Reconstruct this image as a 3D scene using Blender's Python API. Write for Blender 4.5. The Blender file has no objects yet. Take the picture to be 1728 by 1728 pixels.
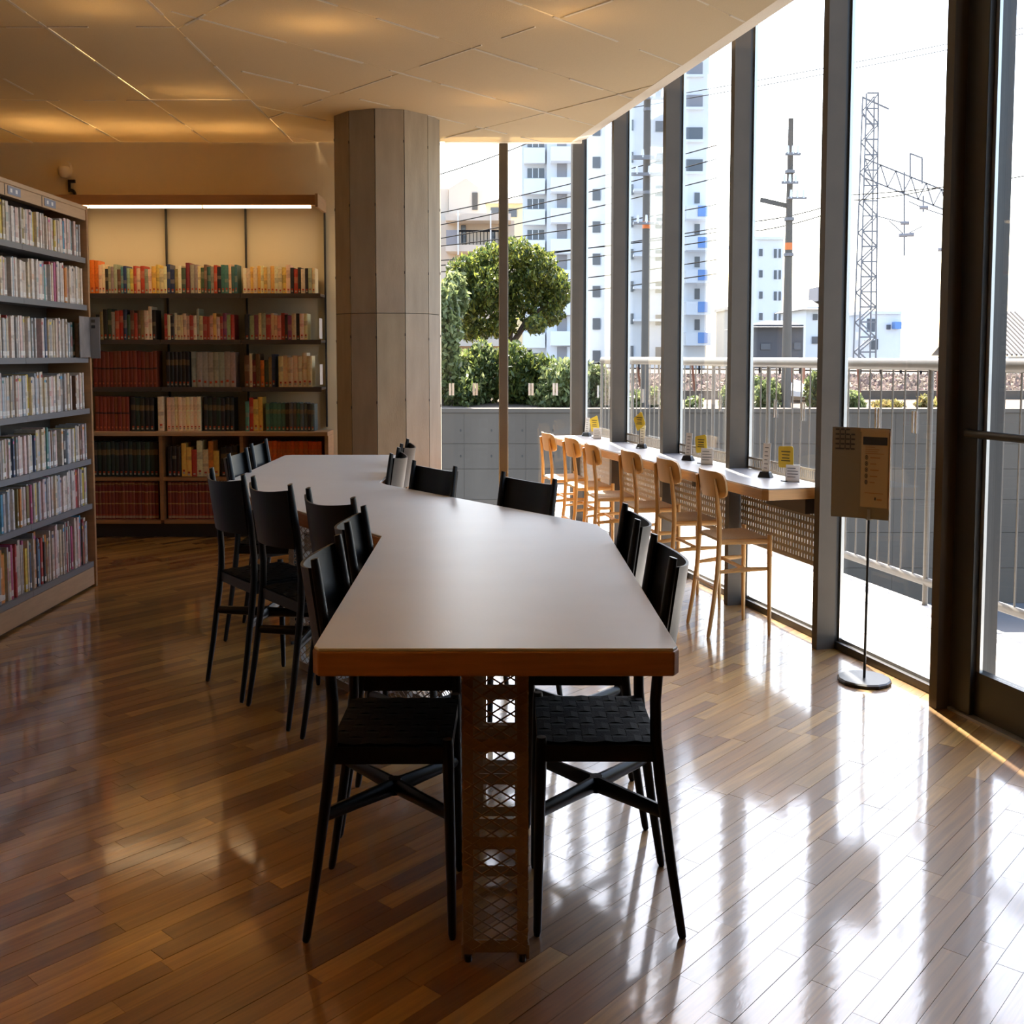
# A library reading room by a glass wall, built in metres.
# x runs to the right across the view, y runs away from the camera, z is up.
# The photograph is a 3:2 frame kept in a square, so the place it shows is 2/3 as wide as
# it is deep and tall: plans below are in ordinary metres and W() gives the built width.
import bpy, bmesh, math, random
from mathutils import Vector, noise

R = random.Random(7)
C = bpy.context.scene.collection
SC = bpy.context.scene
K = 2.0 / 3.0
H = 1.25
TH = math.atan((864 - 600) / 2600.0)

# ------------------------------------------------------------------ camera, light, exposure
cam = bpy.data.cameras.new('camera')
cam.sensor_width = 36.0
cam.sensor_fit = 'HORIZONTAL'
cam.lens = 36.0 * 2600.0 / 1728.0
cam.clip_end = 2000
camo = bpy.data.objects.new('camera', cam)
C.objects.link(camo)
camo.location = (0, 0, H)
camo.rotation_euler = (math.pi / 2 - TH, 0, 0)
SC.camera = camo

world = bpy.data.worlds.new('sky')
SC.world = world
world.use_nodes = True
wn = world.node_tree.nodes
bg = wn['Background']
SUN_EL, SUN_AZ = math.radians(50), math.radians(-3.2)
sky = wn.new('ShaderNodeTexSky')
sky.sky_type = 'NISHITA'
sky.sun_disc = False
sky.sun_elevation = SUN_EL
sky.sun_rotation = SUN_AZ
sky.dust_density = 2.6
world.node_tree.links.new(sky.outputs[0], bg.inputs[0])
bg.inputs[1].default_value = 0.9

sun = bpy.data.lights.new('sun', 'SUN')
sun.energy = 28.0
sun.angle = 0.0093
sun.color = (1.0, 0.93, 0.82)
suno = bpy.data.objects.new('sun', sun)
C.objects.link(suno)
sdir = Vector((math.sin(SUN_AZ) * math.cos(SUN_EL), math.cos(SUN_AZ) * math.cos(SUN_EL), math.sin(SUN_EL)))
suno.rotation_euler = sdir.to_track_quat('Z', 'Y').to_euler()
suno.location = (0, 40, 60)

vs = SC.view_settings
vs.view_transform = 'Standard'
vs.look = 'None'
vs.exposure = -0.2
vs.gamma = 1.0
vs.use_curve_mapping = False
SC.cycles.max_bounces = 6
SC.cycles.diffuse_bounces = 4
SC.cycles.glossy_bounces = 3
SC.cycles.transmission_bounces = 4
SC.cycles.transparent_max_bounces = 14
SC.cycles.caustics_reflective = False
SC.cycles.caustics_refractive = False

# ------------------------------------------------------------------ helpers
def W(p):
    return (p[0] * K, p[1], p[2])

def sight(px, py, y):
    """A point of the surroundings, surveyed from the photograph, at its distance y."""
    c, s = math.cos(TH), math.sin(TH)
    u, v = (px - 864) / 2600.0, -(py - 864) / 2600.0
    r = (u, c + v * s, -s + v * c)
    t = y / r[1]
    return Vector((r[0] * t / K, y, H + r[2] * t))

BASE = {}

class MB:
    def __init__(self):
        self.v, self.f, self.c = [], [], []

    def add(self, verts, faces, col=None):
        o = len(self.v)
        self.v += [tuple(p) for p in verts]
        self.f += [tuple(i + o for i in f) for f in faces]
        if col is None:
            col = (1, 1, 1)
        if isinstance(col[0], (tuple, list)):
            self.c += list(col)
        else:
            self.c += [col] * len(faces)
        return self

    def box(self, x0, x1, y0, y1, z0, z1, col=None):
        return self.hexa([(x0, y0, z0), (x1, y0, z0), (x1, y1, z0), (x0, y1, z0),
                          (x0, y0, z1), (x1, y0, z1), (x1, y1, z1), (x0, y1, z1)], col)

    def hexa(self, p, col=None):
        return self.add(p, [(0, 3, 2, 1), (4, 5, 6, 7), (0, 1, 5, 4), (1, 2, 6, 5), (2, 3, 7, 6), (3, 0, 4, 7)], col)

    def obox(self, o, a, b, c, col=None):
        """box with corner o and edge vectors a, b, c"""
        o, a, b, c = map(Vector, (o, a, b, c))
        return self.hexa([o, o + a, o + a + b, o + b, o + c, o + a + c, o + a + b + c, o + b + c], col)

    def beam(self, p, q, w, h, up=(0, 0, 1), col=None):
        p, q = Vector(p), Vector(q)
        d = (q - p).normalized()
        u = Vector(up)
        s = d.cross(u)
        if s.length < 1e-4:
            s = d.cross(Vector((1, 0, 0)))
        s.normalize()
        u = s.cross(d).normalized()
        s, u = s * w / 2, u * h / 2
        return self.hexa([p - s - u, p + s - u, q + s - u, q - s - u, p - s + u, p + s + u, q + s + u, q - s + u], col)

    def tube(self, pts, rad, n=10, col=None, flat=1.0):
        pts = [Vector(p) for p in pts]
        if not isinstance(rad, (list, tuple)):
            rad = [rad] * len(pts)
        vs_, fs = [], []
        ref = None
        for i, p in enumerate(pts):
            d = (pts[min(i + 1, len(pts) - 1)] - pts[max(i - 1, 0)]).normalized()
            if ref is None:
                ref = Vector((1, 0, 0)) if abs(d.x) < 0.8 else Vector((0, 0, 1))
            s = (ref - d * ref.dot(d)).normalized()
            t = d.cross(s)
            ref = s
            for k in range(n):
                a = 2 * math.pi * k / n
                vs_.append(p + s * math.cos(a) * rad[i] + t * math.sin(a) * rad[i] * flat)
        for i in range(len(pts) - 1):
            for k in range(n):
                a, b = i * n + k, i * n + (k + 1) % n
                fs.append((a, b, b + n, a + n))
        fs.append(tuple(range(n))[::-1])
        fs.append(tuple(range((len(pts) - 1) * n, len(pts) * n)))
        return self.add(vs_, fs, col)

    def prism(self, poly, z0, z1, col=None):
        n = len(poly)
        v = [(p[0], p[1], z0) for p in poly] + [(p[0], p[1], z1) for p in poly]
        f = [tuple(range(n))[::-1], tuple(range(n, 2 * n))]
        f += [(i, (i + 1) % n, (i + 1) % n + n, i + n) for i in range(n)]
        return self.add(v, f, col)

    def lathe(self, cx, cy, prof, n=24, col=None):
        v, f = [], []
        for r, z in prof:
            for k in range(n):
                a = 2 * math.pi * k / n
                v.append((cx + r * math.cos(a), cy + r * math.sin(a), z))
        for i in range(len(prof) - 1):
            for k in range(n):
                a, b = i * n + k, i * n + (k + 1) % n
                f.append((a, b, b + n, a + n))
        f.append(tuple(range(n))[::-1])
        f.append(tuple(range((len(prof) - 1) * n, len(prof) * n)))
        return self.add(v, f, col)

    def build(self, name, mat, parent=None, smooth=False, base=None, fix=True):
        if parent is not None:
            b = BASE[parent.name]
        elif base is not None:
            b = Vector(W(base))
        else:
            xs = [p[0] for p in self.v]; ys = [p[1] for p in self.v]; zs = [p[2] for p in self.v]
            b = Vector(((min(xs) + max(xs)) / 2 * K, (min(ys) + max(ys)) / 2, min(zs)))
        me = bpy.data.meshes.new(name)
        me.from_pydata([(p[0] * K - b.x, p[1] - b.y, p[2] - b.z) for p in self.v], [], self.f)
        if fix and len(self.f) < 6000:
            bm = bmesh.new(); bm.from_mesh(me)
            bmesh.ops.recalc_face_normals(bm, faces=bm.faces)
            bm.to_mesh(me); bm.free()
        if any(c != (1, 1, 1) for c in self.c):
            at = me.attributes.new('tint', 'FLOAT_COLOR', 'FACE')
            flat = []
            for c in self.c:
                flat += [c[0], c[1], c[2], 1.0]
            at.data.foreach_set('color', flat)
        me.materials.append(mat)
        if smooth:
            me.polygons.foreach_set('use_smooth', [True] * len(me.polygons))
            if hasattr(me, 'set_sharp_from_angle'):
                me.set_sharp_from_angle(angle=math.radians(40))
        o = bpy.data.objects.new(name, me)
        C.objects.link(o)
        if parent is not None:
            o.parent = parent
        else:
            o.location = b
        BASE[o.name] = b
        return o

def tag(o, label=None, cat=None, group=None, kind=None):
    if label: o['label'] = label
    if cat: o['category'] = cat
    if group: o['group'] = group
    if kind: o['kind'] = kind
    return o

def thing(name, loc, label=None, cat=None, group=None, kind=None):
    o = bpy.data.objects.new(name, None)
    o.empty_display_size = 0.1
    C.objects.link(o)
    o.location = W(loc)
    BASE[o.name] = Vector(W(loc))
    return tag(o, label, cat, group, kind)

def bevel(o, w=0.004, seg=2):
    m = o.modifiers.new('bevel', 'BEVEL'); m.width = w; m.segments = seg; m.limit_method = 'ANGLE'
    return o

# ------------------------------------------------------------------ materials
MATS = {}

def mat(name, col=(0.8, 0.8, 0.8), rough=0.5, metal=0.0, spec=0.5, noise_amt=0.0, noise_scale=8.0, stretch=(1, 1, 1),
        bump=0.0, bump_scale=40.0, coat=0.0, coat_rough=0.05, attr=False, emit=None, emit_s=0.0, detail=4.0, col2=None, trans=0.0):
    m = bpy.data.materials.new(name)
    m.use_nodes = True
    nt = m.node_tree
    n, l = nt.nodes, nt.links
    b = n['Principled BSDF']
    b.inputs['Roughness'].default_value = rough
    b.inputs['Metallic'].default_value = metal
    b.inputs['Specular IOR Level'].default_value = spec
    b.inputs['Coat Weight'].default_value = coat
    b.inputs['Coat Roughness'].default_value = coat_rough
    if emit:
        b.inputs['Emission Color'].default_value = (*emit, 1)
        b.inputs['Emission Strength'].default_value = emit_s
    tc = n.new('ShaderNodeTexCoord')
    mp = n.new('ShaderNodeMapping')
    mp.inputs['Scale'].default_value = stretch
    l.new(tc.outputs['Object'], mp.inputs['Vector'])
    src = None
    if attr:
        a = n.new('ShaderNodeAttribute'); a.attribute_name = 'tint'
        mul = n.new('ShaderNodeMix'); mul.data_type = 'RGBA'; mul.blend_type = 'MULTIPLY'
        mul.inputs[0].default_value = 1.0
        mul.inputs[6].default_value = (*col, 1)
        l.new(a.outputs['Color'], mul.inputs[7])
        src = mul.outputs[2]
    if noise_amt > 0:
        nz = n.new('ShaderNodeTexNoise')
        nz.inputs['Scale'].default_value = noise_scale
        nz.inputs['Detail'].default_value = detail
        l.new(mp.outputs['Vector'], nz.inputs['Vector'])
        if col2 is not None:
            rp = n.new('ShaderNodeMix'); rp.data_type = 'RGBA'; rp.blend_type = 'MIX'
            cr = n.new('ShaderNodeMapRange')
            cr.inputs[1].default_value = 0.5 - 0.25; cr.inputs[2].default_value = 0.5 + 0.25
            cr.inputs[3].default_value = 0; cr.inputs[4].default_value = noise_amt
            l.new(nz.outputs['Fac'], cr.inputs[0])
            l.new(cr.outputs[0], rp.inputs[0])
            if src: l.new(src, rp.inputs[6])
            else: rp.inputs[6].default_value = (*col, 1)
            rp.inputs[7].default_value = (*col2, 1)
            src = rp.outputs[2]
        else:
            cr = n.new('ShaderNodeMapRange')
            cr.inputs[1].default_value = 0.25; cr.inputs[2].default_value = 0.75
            cr.inputs[3].default_value = 1 - noise_amt; cr.inputs[4].default_value = 1 + noise_amt * 0.6
            l.new(nz.outputs['Fac'], cr.inputs[0])
            rp = n.new('ShaderNodeMix'); rp.data_type = 'RGBA'; rp.blend_type = 'MULTIPLY'
            rp.inputs[0].default_value = 1
            if src: l.new(src, rp.inputs[6])
            else: rp.inputs[6].default_value = (*col, 1)
            l.new(cr.outputs[0], rp.inputs[7])
            src = rp.outputs[2]
    if src: l.new(src, b.inputs['Base Color'])
    else: b.inputs['Base Color'].default_value = (*col, 1)
    if bump > 0:
        bz = n.new('ShaderNodeTexNoise'); bz.inputs['Scale'].default_value = bump_scale; bz.inputs['Detail'].default_value = 3
        l.new(mp.outputs['Vector'], bz.inputs['Vector'])
        bp = n.new('ShaderNodeBump'); bp.inputs['Strength'].default_value = bump; bp.inputs['Distance'].default_value = 0.01
        l.new(bz.outputs['Fac'], bp.inputs['Height'])
        l.new(bp.outputs['Normal'], b.inputs['Normal'])
    if trans > 0:
        tr = n.new('ShaderNodeBsdfTranslucent')
        mx = n.new('ShaderNodeMixShader'); mx.inputs[0].default_value = trans
        if src: l.new(src, tr.inputs['Color'])
        else: tr.inputs['Color'].default_value = (*col, 1)
        l.new(b.outputs[0], mx.inputs[1]); l.new(tr.outputs[0], mx.inputs[2])
        l.new(mx.outputs[0], n['Material Output'].inputs['Surface'])
    MATS[name] = m
    return m

def glass_mat(name, tint=(0.985, 0.99, 0.988), refl=0.35):
    m = bpy.data.materials.new(name); m.use_nodes = True
    n, l = m.node_tree.nodes, m.node_tree.links
    n.remove(n['Principled BSDF'])
    t = n.new('ShaderNodeBsdfTransparent'); t.inputs[0].default_value = (*tint, 1)
    g = n.new('ShaderNodeBsdfGlossy'); g.inputs['Roughness'].default_value = 0.0
    f = n.new('ShaderNodeFresnel')
    ge = n.new('ShaderNodeNewGeometry')         # the same reflection on the outer and the inner surface of a pane
    mr = n.new('ShaderNodeMapRange'); mr.inputs[3].default_value = 1.45; mr.inputs[4].default_value = 1 / 1.45
    l.new(ge.outputs['Backfacing'], mr.inputs[0]); l.new(mr.outputs[0], f.inputs[0])
    ml = n.new('ShaderNodeMath'); ml.operation = 'MULTIPLY'; ml.inputs[1].default_value = refl
    l.new(f.outputs[0], ml.inputs[0])
    mx = n.new('ShaderNodeMixShader')
    l.new(ml.outputs[0], mx.inputs[0]); l.new(t.outputs[0], mx.inputs[1]); l.new(g.outputs[0], mx.inputs[2])
    l.new(mx.outputs[0], n['Material Output'].inputs['Surface'])
    MATS[name] = m
    return m

def floor_mat():
    m = mat('oak_plank', (1, 1, 1), rough=0.42, attr=True, coat=1.0, coat_rough=0.09)
    n, l = m.node_tree.nodes, m.node_tree.links
    b = n['Principled BSDF']
    b.inputs['Coat IOR'].default_value = 1.52
    src = b.inputs['Base Color'].links[0].from_socket
    tc = n['Texture Coordinate']
    a = math.atan2(0.74, 0.67 * K)
    mp = n.new('ShaderNodeMapping'); mp.inputs['Rotation'].default_value = (0, 0, -a)
    l.new(tc.outputs['Object'], mp.inputs['Vector'])
    mp2 = n.new('ShaderNodeMapping'); mp2.inputs['Scale'].default_value = (1.2, 26, 1)
    l.new(mp.outputs[0], mp2.inputs['Vector'])
    nz = n.new('ShaderNodeTexNoise'); nz.inputs['Scale'].default_value = 2.2; nz.inputs['Detail'].default_value = 6
    nz.inputs['Distortion'].default_value = 0.8
    l.new(mp2.outputs[0], nz.inputs['Vector'])
    mr = n.new('ShaderNodeMapRange'); mr.inputs[1].default_value = 0.3; mr.inputs[2].default_value = 0.7
    mr.inputs[3].default_value = 0.72; mr.inputs[4].default_value = 1.16
    l.new(nz.outputs['Fac'], mr.inputs[0])
    mu = n.new('ShaderNodeMix'); mu.data_type = 'RGBA'; mu.blend_type = 'MULTIPLY'; mu.inputs[0].default_value = 1
    l.new(src, mu.inputs[6]); l.new(mr.outputs[0], mu.inputs[7])
    l.new(mu.outputs[2], b.inputs['Base Color'])
    mp3 = n.new('ShaderNodeMapping'); mp3.inputs['Scale'].default_value = (1.6, 3.5, 1)
    l.new(mp.outputs[0], mp3.inputs['Vector'])
    bz = n.new('ShaderNodeTexNoise'); bz.inputs['Scale'].default_value = 5; bz.inputs['Detail'].default_value = 4
    l.new(mp3.outputs[0], bz.inputs['Vector'])
    bp = n.new('ShaderNodeBump'); bp.inputs['Strength'].default_value = 0.035; bp.inputs['Distance'].default_value = 0.01
    l.new(bz.outputs['Fac'], bp.inputs['Height'])
    l.new(bp.outputs[0], b.inputs['Normal']); l.new(bp.outputs[0], b.inputs['Coat Normal'])
    return m

M_PLANK = floor_mat()
M_SUB = mat('floor_underlay', (0.07, 0.035, 0.015), 0.7)
M_WALL = mat('cream_plaster', (0.82, 0.715, 0.49), 0.85, noise_amt=0.04, noise_scale=3, bump=0.05, bump_scale=120)
M_WALL2 = mat('darkened_unseen_wall', (0.30, 0.22, 0.15), 0.85, noise_amt=0.05, noise_scale=3)  # for unseen walls, coloured dark to cut bounced light
M_CEIL = mat('ceiling_mesh_panel', (0.68, 0.565, 0.375), 0.75, noise_amt=0.05, noise_scale=160, bump=0.25, bump_scale=220, trans=0.38)
M_SLAB = mat('plenum_slab', (0.72, 0.66, 0.58), 0.9)
M_FRINGE = mat('ceiling_fringe_mesh', (0.82, 0.76, 0.66), 0.7, noise_amt=0.15, noise_scale=260, trans=0.45)
M_CONC = mat('column_concrete', (0.36, 0.295, 0.21), 0.85, attr=True, noise_amt=0.16, noise_scale=5, stretch=(3, 3, 0.7), bump=0.12, bump_scale=60)
M_STEEL = mat('bronze_painted_steel', (0.100, 0.077, 0.054), 0.6, spec=0.3, noise_amt=0.12, noise_scale=6)
M_DARK = mat('dark_frame', (0.030, 0.028, 0.026), 0.4)
M_ALU = mat('aluminium_strip', (0.62, 0.62, 0.60), 0.35, metal=0.8)
M_GLASS = glass_mat('window_glass')
M_WOODDK = mat('shelf_wood', (0.40, 0.205, 0.085), 0.5, noise_amt=0.18, noise_scale=5, stretch=(1, 1, 9))
M_WOODLT = mat('pale_shelf_wood', (0.52, 0.34, 0.20), 0.5, noise_amt=0.12, noise_scale=5, stretch=(1, 1, 12))
M_GREY = mat('grey_steel_shelf', (0.20, 0.20, 0.21), 0.45)
M_SHDARK = mat('dark_shelf_steel', (0.075, 0.06, 0.052), 0.5)
M_BOOK = mat('book_cover', (1.3, 1.26, 1.2), 0.45, attr=True, noise_amt=0.22, noise_scale=60, stretch=(1, 1, 1.0), detail=6)
M_TOP = mat('white_laminate', (0.71, 0.71, 0.66), 0.36, spec=0.45, noise_amt=0.03, noise_scale=6)
M_EDGE = mat('oak_edge_band', (0.42, 0.19, 0.07), 0.45, noise_amt=0.2, noise_scale=4, stretch=(2, 2, 30))
M_CTOP = mat('counter_laminate', (0.42, 0.41, 0.40), 0.35, noise_amt=0.03)
M_CEDGE = mat('counter_edge_wood', (0.56, 0.30, 0.11), 0.45, noise_amt=0.16, noise_scale=4, stretch=(2, 2, 26))
M_BLACK = mat('black_stained_wood', (0.006, 0.0055, 0.0055), 0.36, spec=0.3, noise_amt=0.35, noise_scale=10, stretch=(1, 1, 8), bump=0.03, bump_scale=30)
M_WEB = mat('black_webbing', (0.007, 0.007, 0.007), 0.8, spec=0.2, bump=0.2, bump_scale=250)
M_BEECH = mat('light_oak', (0.72, 0.45, 0.19), 0.45, noise_amt=0.12, noise_scale=7, stretch=(3, 3, 0.6))
M_CORD = mat('paper_cord_seat', (0.60, 0.49, 0.35), 0.8, noise_amt=0.15, noise_scale=40, stretch=(9, 1, 1), bump=0.3, bump_scale=140)
M_LEG = mat('bronze_mesh_steel', (0.36, 0.265, 0.18), 0.5, noise_amt=0.08)
M_LEGIN = mat('grey_plate_steel', (0.55, 0.52, 0.48), 0.45)
M_PERF = mat('perforated_steel', (0.36, 0.31, 0.25), 0.55)
M_YEL = mat('yellow_card', (0.85, 0.62, 0.06), 0.5)
M_WHITE = mat('white_card', (0.82, 0.81, 0.80), 0.5)
M_INK = mat('printed_ink', (0.06, 0.055, 0.05), 0.6)
M_BLKPL = mat('black_plastic', (0.012, 0.012, 0.013), 0.35)
M_SIGN = mat('sign_grey_sheet', (0.24, 0.205, 0.155), 0.6)
M_POSTER = mat('sign_poster_paper', (0.50, 0.39, 0.25), 0.6)
M_LAMP = mat('lamp_tube_glow', (1, 1, 1), 0.5, emit=(1.0, 0.72, 0.40), emit_s=5.0)
M_BULB = mat('bulb_glow', (1, 1, 1), 0.5, emit=(1.0, 0.66, 0.34), emit_s=6.0)
M_CAN = mat('lamp_can', (0.6, 0.58, 0.55), 0.4)
M_STICK = mat('white_sticker', (0.9, 0.9, 0.88), 0.5)
M_BLUELAB = mat('blue_grey_label', (0.25, 0.28, 0.38), 0.5)
# outdoors
M_TERR = mat('terrace_concrete', (0.62, 0.58, 0.54), 0.85, noise_amt=0.08, noise_scale=2)
M_RAIL = mat('grey_rail_paint', (0.15, 0.135, 0.115), 0.45)
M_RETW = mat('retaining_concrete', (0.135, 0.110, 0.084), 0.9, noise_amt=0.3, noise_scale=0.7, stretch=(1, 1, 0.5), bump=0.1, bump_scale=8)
M_GROUND = mat('asphalt', (0.16, 0.155, 0.15), 0.95, noise_amt=0.15, noise_scale=0.6)
M_SOIL = mat('dry_soil', (0.16, 0.11, 0.07), 0.95, noise_amt=0.3, noise_scale=1.5)
M_BALL = mat('ballast_stone', (0.20, 0.145, 0.11), 0.9, attr=True)
M_LEAF = mat('broad_leaf', (1, 1, 1), 0.45, attr=True, trans=0.5)
M_BARK = mat('bark', (0.10, 0.075, 0.055), 0.9, noise_amt=0.3, noise_scale=6)
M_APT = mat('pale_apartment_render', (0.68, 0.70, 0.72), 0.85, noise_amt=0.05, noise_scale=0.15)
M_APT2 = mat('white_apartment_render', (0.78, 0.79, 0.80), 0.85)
M_BEIGE = mat('beige_render', (0.68, 0.58, 0.47), 0.85, noise_amt=0.06, noise_scale=0.3)
M_WIN = mat('dark_window', (0.09, 0.10, 0.12), 0.15)
M_BAL = mat('grey_balcony', (0.28, 0.27, 0.28), 0.7)
M_BLUE = mat('blue_balcony_panel', (0.15, 0.30, 0.62), 0.5)
M_POLE = mat('concrete_pole', (0.12, 0.108, 0.092), 0.85, noise_amt=0.1, noise_scale=3)
M_ORANGE = mat('orange_band', (0.75, 0.20, 0.05), 0.6)
M_WIRE = mat('wire_black', (0.012, 0.012, 0.013), 0.8, spec=0.1)
M_TOWER = mat('galvanised_lattice', (0.20, 0.20, 0.21), 0.6)
M_DKHOUSE = mat('dark_house_siding', (0.075, 0.075, 0.085), 0.7)
M_TILE = mat('grey_roof_tile', (0.13, 0.115, 0.105), 0.6, noise_amt=0.15, noise_scale=3)
M_RUST = mat('rusty_steel', (0.20, 0.075, 0.04), 0.85)

# ------------------------------------------------------------------ the plan of the glass wall
def gx(y):                      # inner face of the steel posts
    return 1.95 - 0.2775 * (y - 6.48)
GD = Vector((-0.2674, 0.9636, 0))      # along the glass, away from the camera
GN = Vector((0.9636, 0.2674, 0))       # outwards
def gp(y, n=0.0, z=0.0, s=0.0):
    v = Vector((gx(y), y, z)) + GN * n + GD * s
    return v

def clip(poly, a, b, c):
    """keep the part of a convex polygon where a*x + b*y <= c"""
    out = []
    for i, p in enumerate(poly):
        q = poly[(i + 1) % len(poly)]
        dp, dq = a * p[0] + b * p[1] - c, a * q[0] + b * q[1] - c
        if dp <= 0: out.append(p)
        if (dp < 0 < dq) or (dq < 0 < dp):
            t = dp / (dp - dq)
            out.append((p[0] + (q[0] - p[0]) * t, p[1] + (q[1] - p[1]) * t))
    return out

def parea(poly):
    return abs(sum(p[0] * poly[(i + 1) % len(poly)][1] - p[1] * poly[(i + 1) % len(poly)][0] for i, p in enumerate(poly))) / 2

YB = 11.0       # back glass
GOUT = 0.20
g0, g1 = gp(-3, GOUT), gp(YB, GOUT)
g0.x, g0.y = g0.x + (g0.y + 3) * 0.2775, -3
g1.x, g1.y = g1.x + (g1.y - YB) * 0.2775, YB
ROOM = [(-7.0, -3.0), (g0.x, -3.0), (g1.x, YB), (-7.0, YB)]

# ------------------------------------------------------------------ floor
floor = MB().prism(ROOM, -0.20, -0.014).build('floor', M_SUB)
tag(floor, 'glossy honey-brown oak strip floor laid diagonally across the reading room', kind='structure')

def plank_field():
    d = Vector((0.664, 0.748)); n = Vector((0.748, -0.664))
    wid = 0.078
    rng = random.Random(3)
    items = []
    us = [Vector(p).dot(n) for p in ROOM]; ts = [Vector(p).dot(d) for p in ROOM]
    u = min(us)
    while u < max(us):
        t = min(ts) - rng.random() * 0.9
        while t < max(ts):
            ln = rng.choice([0.42, 0.6, 0.78, 0.9, 0.9])
            g = 0.0007
            q = [d * (t + g) + n * (u + g), d * (t + ln - g) + n * (u + g), d * (t + ln - g) + n * (u + wid - g), d * (t + g) + n * (u + wid - g)]
            poly = [(p.x, p.y) for p in q]
            for i in range(4):
                a, b = ROOM[i], ROOM[(i + 1) % 4]
                nx, ny = b[1] - a[1], -(b[0] - a[0])
                poly = clip(poly, nx, ny, nx * a[0] + ny * a[1])
                if len(poly) < 3: break
            if len(poly) >= 3 and parea(poly) > 1e-3:
                items.append(poly)
            t += ln
        u += wid
    def score(poly):
        cx = sum(p[0] for p in poly) / len(poly) * K; cy = sum(p[1] for p in poly) / len(poly)
        if cy < 2.4 or abs(cx) > cy * 0.345: return -1
        return parea(poly) / cy ** 3
    items.sort(key=score, reverse=True)
    rest = MB()
    for i, poly in enumerate(items):
        k = rng.random()
        base = (0.54, 0.30, 0.066) if k < 0.28 else (0.40, 0.198, 0.036) if k < 0.7 else (0.26, 0.112, 0.018)
        f = rng.uniform(0.9, 1.1)
        c = tuple(v * f for v in base)
        dz = rng.uniform(-0.0004, 0.0003)
        if i < 300 and score(poly) > 0:
            m = MB().prism(poly, -0.013, dz, c)
            o = m.build('plank', M_PLANK, floor, fix=False)
        else:
            rest.prism(poly, -0.013, dz, c)
    tag(rest.build('plank_field', M_PLANK, floor, fix=False), kind='stuff')
plank_field()

# ------------------------------------------------------------------ walls
def struct(o, label):
    return tag(o, label, kind='structure')
struct(MB().box(-7.0, -0.76, YB - 0.12, YB + 0.1, 0, 3.3).build('wall_back', M_WALL), 'cream plaster back wall behind the lit bookcase')
struct(MB().box(-7.15, -7.0, -3.0, YB + 0.1, 0, 3.3).build('wall_left', M_WALL2), 'unseen side wall beyond the tall bookcase, darkened to cut bounced light')
struct(MB().box(-7.15, g0.x, -3.15, -3.0, 0, 3.3).build('wall_front', M_WALL2), 'unseen wall behind the viewer, darkened to cut bounced light')

# ------------------------------------------------------------------ ceiling: mesh panels hung below a slab
CZ = 2.72
slab = MB().prism([(-7.15, -3.15), (g0.x + 0.06, -3.15), (g1.x + 0.06, YB + 0.1), (-7.15, YB + 0.1)], 3.28, 3.45).build('ceiling', M_SLAB)
struct(slab, 'beige mesh ceiling of large hung panels with warm lamps shining through')
edge0 = gp(-3, -0.16); edge1 = gp(YB, -0.16)
CE = lambda y: 1.65 - 0.243 * (y - 6.58)
def ceiling_panels():
    X0 = -2.27
    left = [(-6.98, -2.9), (X0, -2.9), (X0, YB - 0.13), (-6.98, YB - 0.13)]
    right = [(X0, -2.9), (CE(-2.9), -2.9), (CE(YB - 0.13), YB - 0.13), (X0, YB - 0.13)]
    g = 0.0045
    rng = random.Random(5)
    def put(poly):
        z = CZ + rng.uniform(-0.003, 0.003)
        m = MB().prism(poly, z, z + 0.006)
        m.build('ceiling_panel', M_CEIL, slab, fix=False)
    xs = [-7.0, -5.88, -4.98, -4.06, -3.14, X0]
    ys = [-3.0, -0.9, 1.1, 3.1, 5.1, 7.1, 9.1, YB - 0.12]
    for i in range(len(xs) - 1):
        for j in range(len(ys) - 1):
            put([(xs[i] + g, ys[j] + g), (xs[i + 1] - g, ys[j] + g), (xs[i + 1] - g, ys[j + 1] - g), (xs[i] + g, ys[j + 1] - g)])
    a, b = (0.74, -0.67), (0.74, 0.67)
    es = [-7.04 + 0.874 * k for k in range(-4, 14)]
    gs = [4.87 + 1.76 * k for k in range(-6, 5)]
    for i in range(len(es) - 1):
        for j in range(len(gs) - 1):
            p = list(right)
            p = clip(p, a[0], a[1], es[i + 1] - g); p = clip(p, -a[0], -a[1], -(es[i] + g)) if len(p) > 2 else []
            p = clip(p, b[0], b[1], gs[j + 1] - g) if len(p) > 2 else []
            p = clip(p, -b[0], -b[1], -(gs[j] + g)) if len(p) > 2 else []
            p = clip(p, -1, 0, -(X0 + g)) if len(p) > 2 else []
            if len(p) > 2 and parea(p) > 0.004:
                put(p)
    # pale folded edges of the mesh along the joints, broken into short lengths
    def seam(p, q):
        p, q = Vector(p), Vector(q)
        L_ = (q - p).length; u = (q - p).normalized(); s = rng.uniform(0, 0.4)
        while s < L_:
            l_ = rng.uniform(0.25, 0.9); e = min(L_, s + l_)
            if e - s > 0.06:
                m = MB(); m.beam((*(p + u * s), CZ - 0.003), (*(p + u * e), CZ - 0.003), rng.uniform(0.010, 0.022), 0.005)
                m.build('seam_edge', M_FRINGE, slab, fix=False)
            s = e + rng.uniform(0.05, 0.5)
    for x in xs[2:]:
        seam((x, 4.0), (x, YB - 0.14))
    for y in ys[4:7]:
        seam((-5.0, y), (X0, y))
    def line(nv, c):
        # clip a long line to the right-hand field
        d = Vector((-nv[1], nv[0])); p0 = Vector(nv) * (c / (nv[0] ** 2 + nv[1] ** 2))
        ts = [t_ / 50.0 for t_ in range(-900, 900) if (lambda w: w.x > X0 and 4.0 < w.y < YB - 0.14 and w.x < CE(w.y))(p0 + d * (t_ / 50.0))]
        if len(ts) > 5: seam(p0 + d * ts[0], p0 + d * ts[-1])
    for c in es: line(a, c)
    for c in gs: line(b, c)
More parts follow.
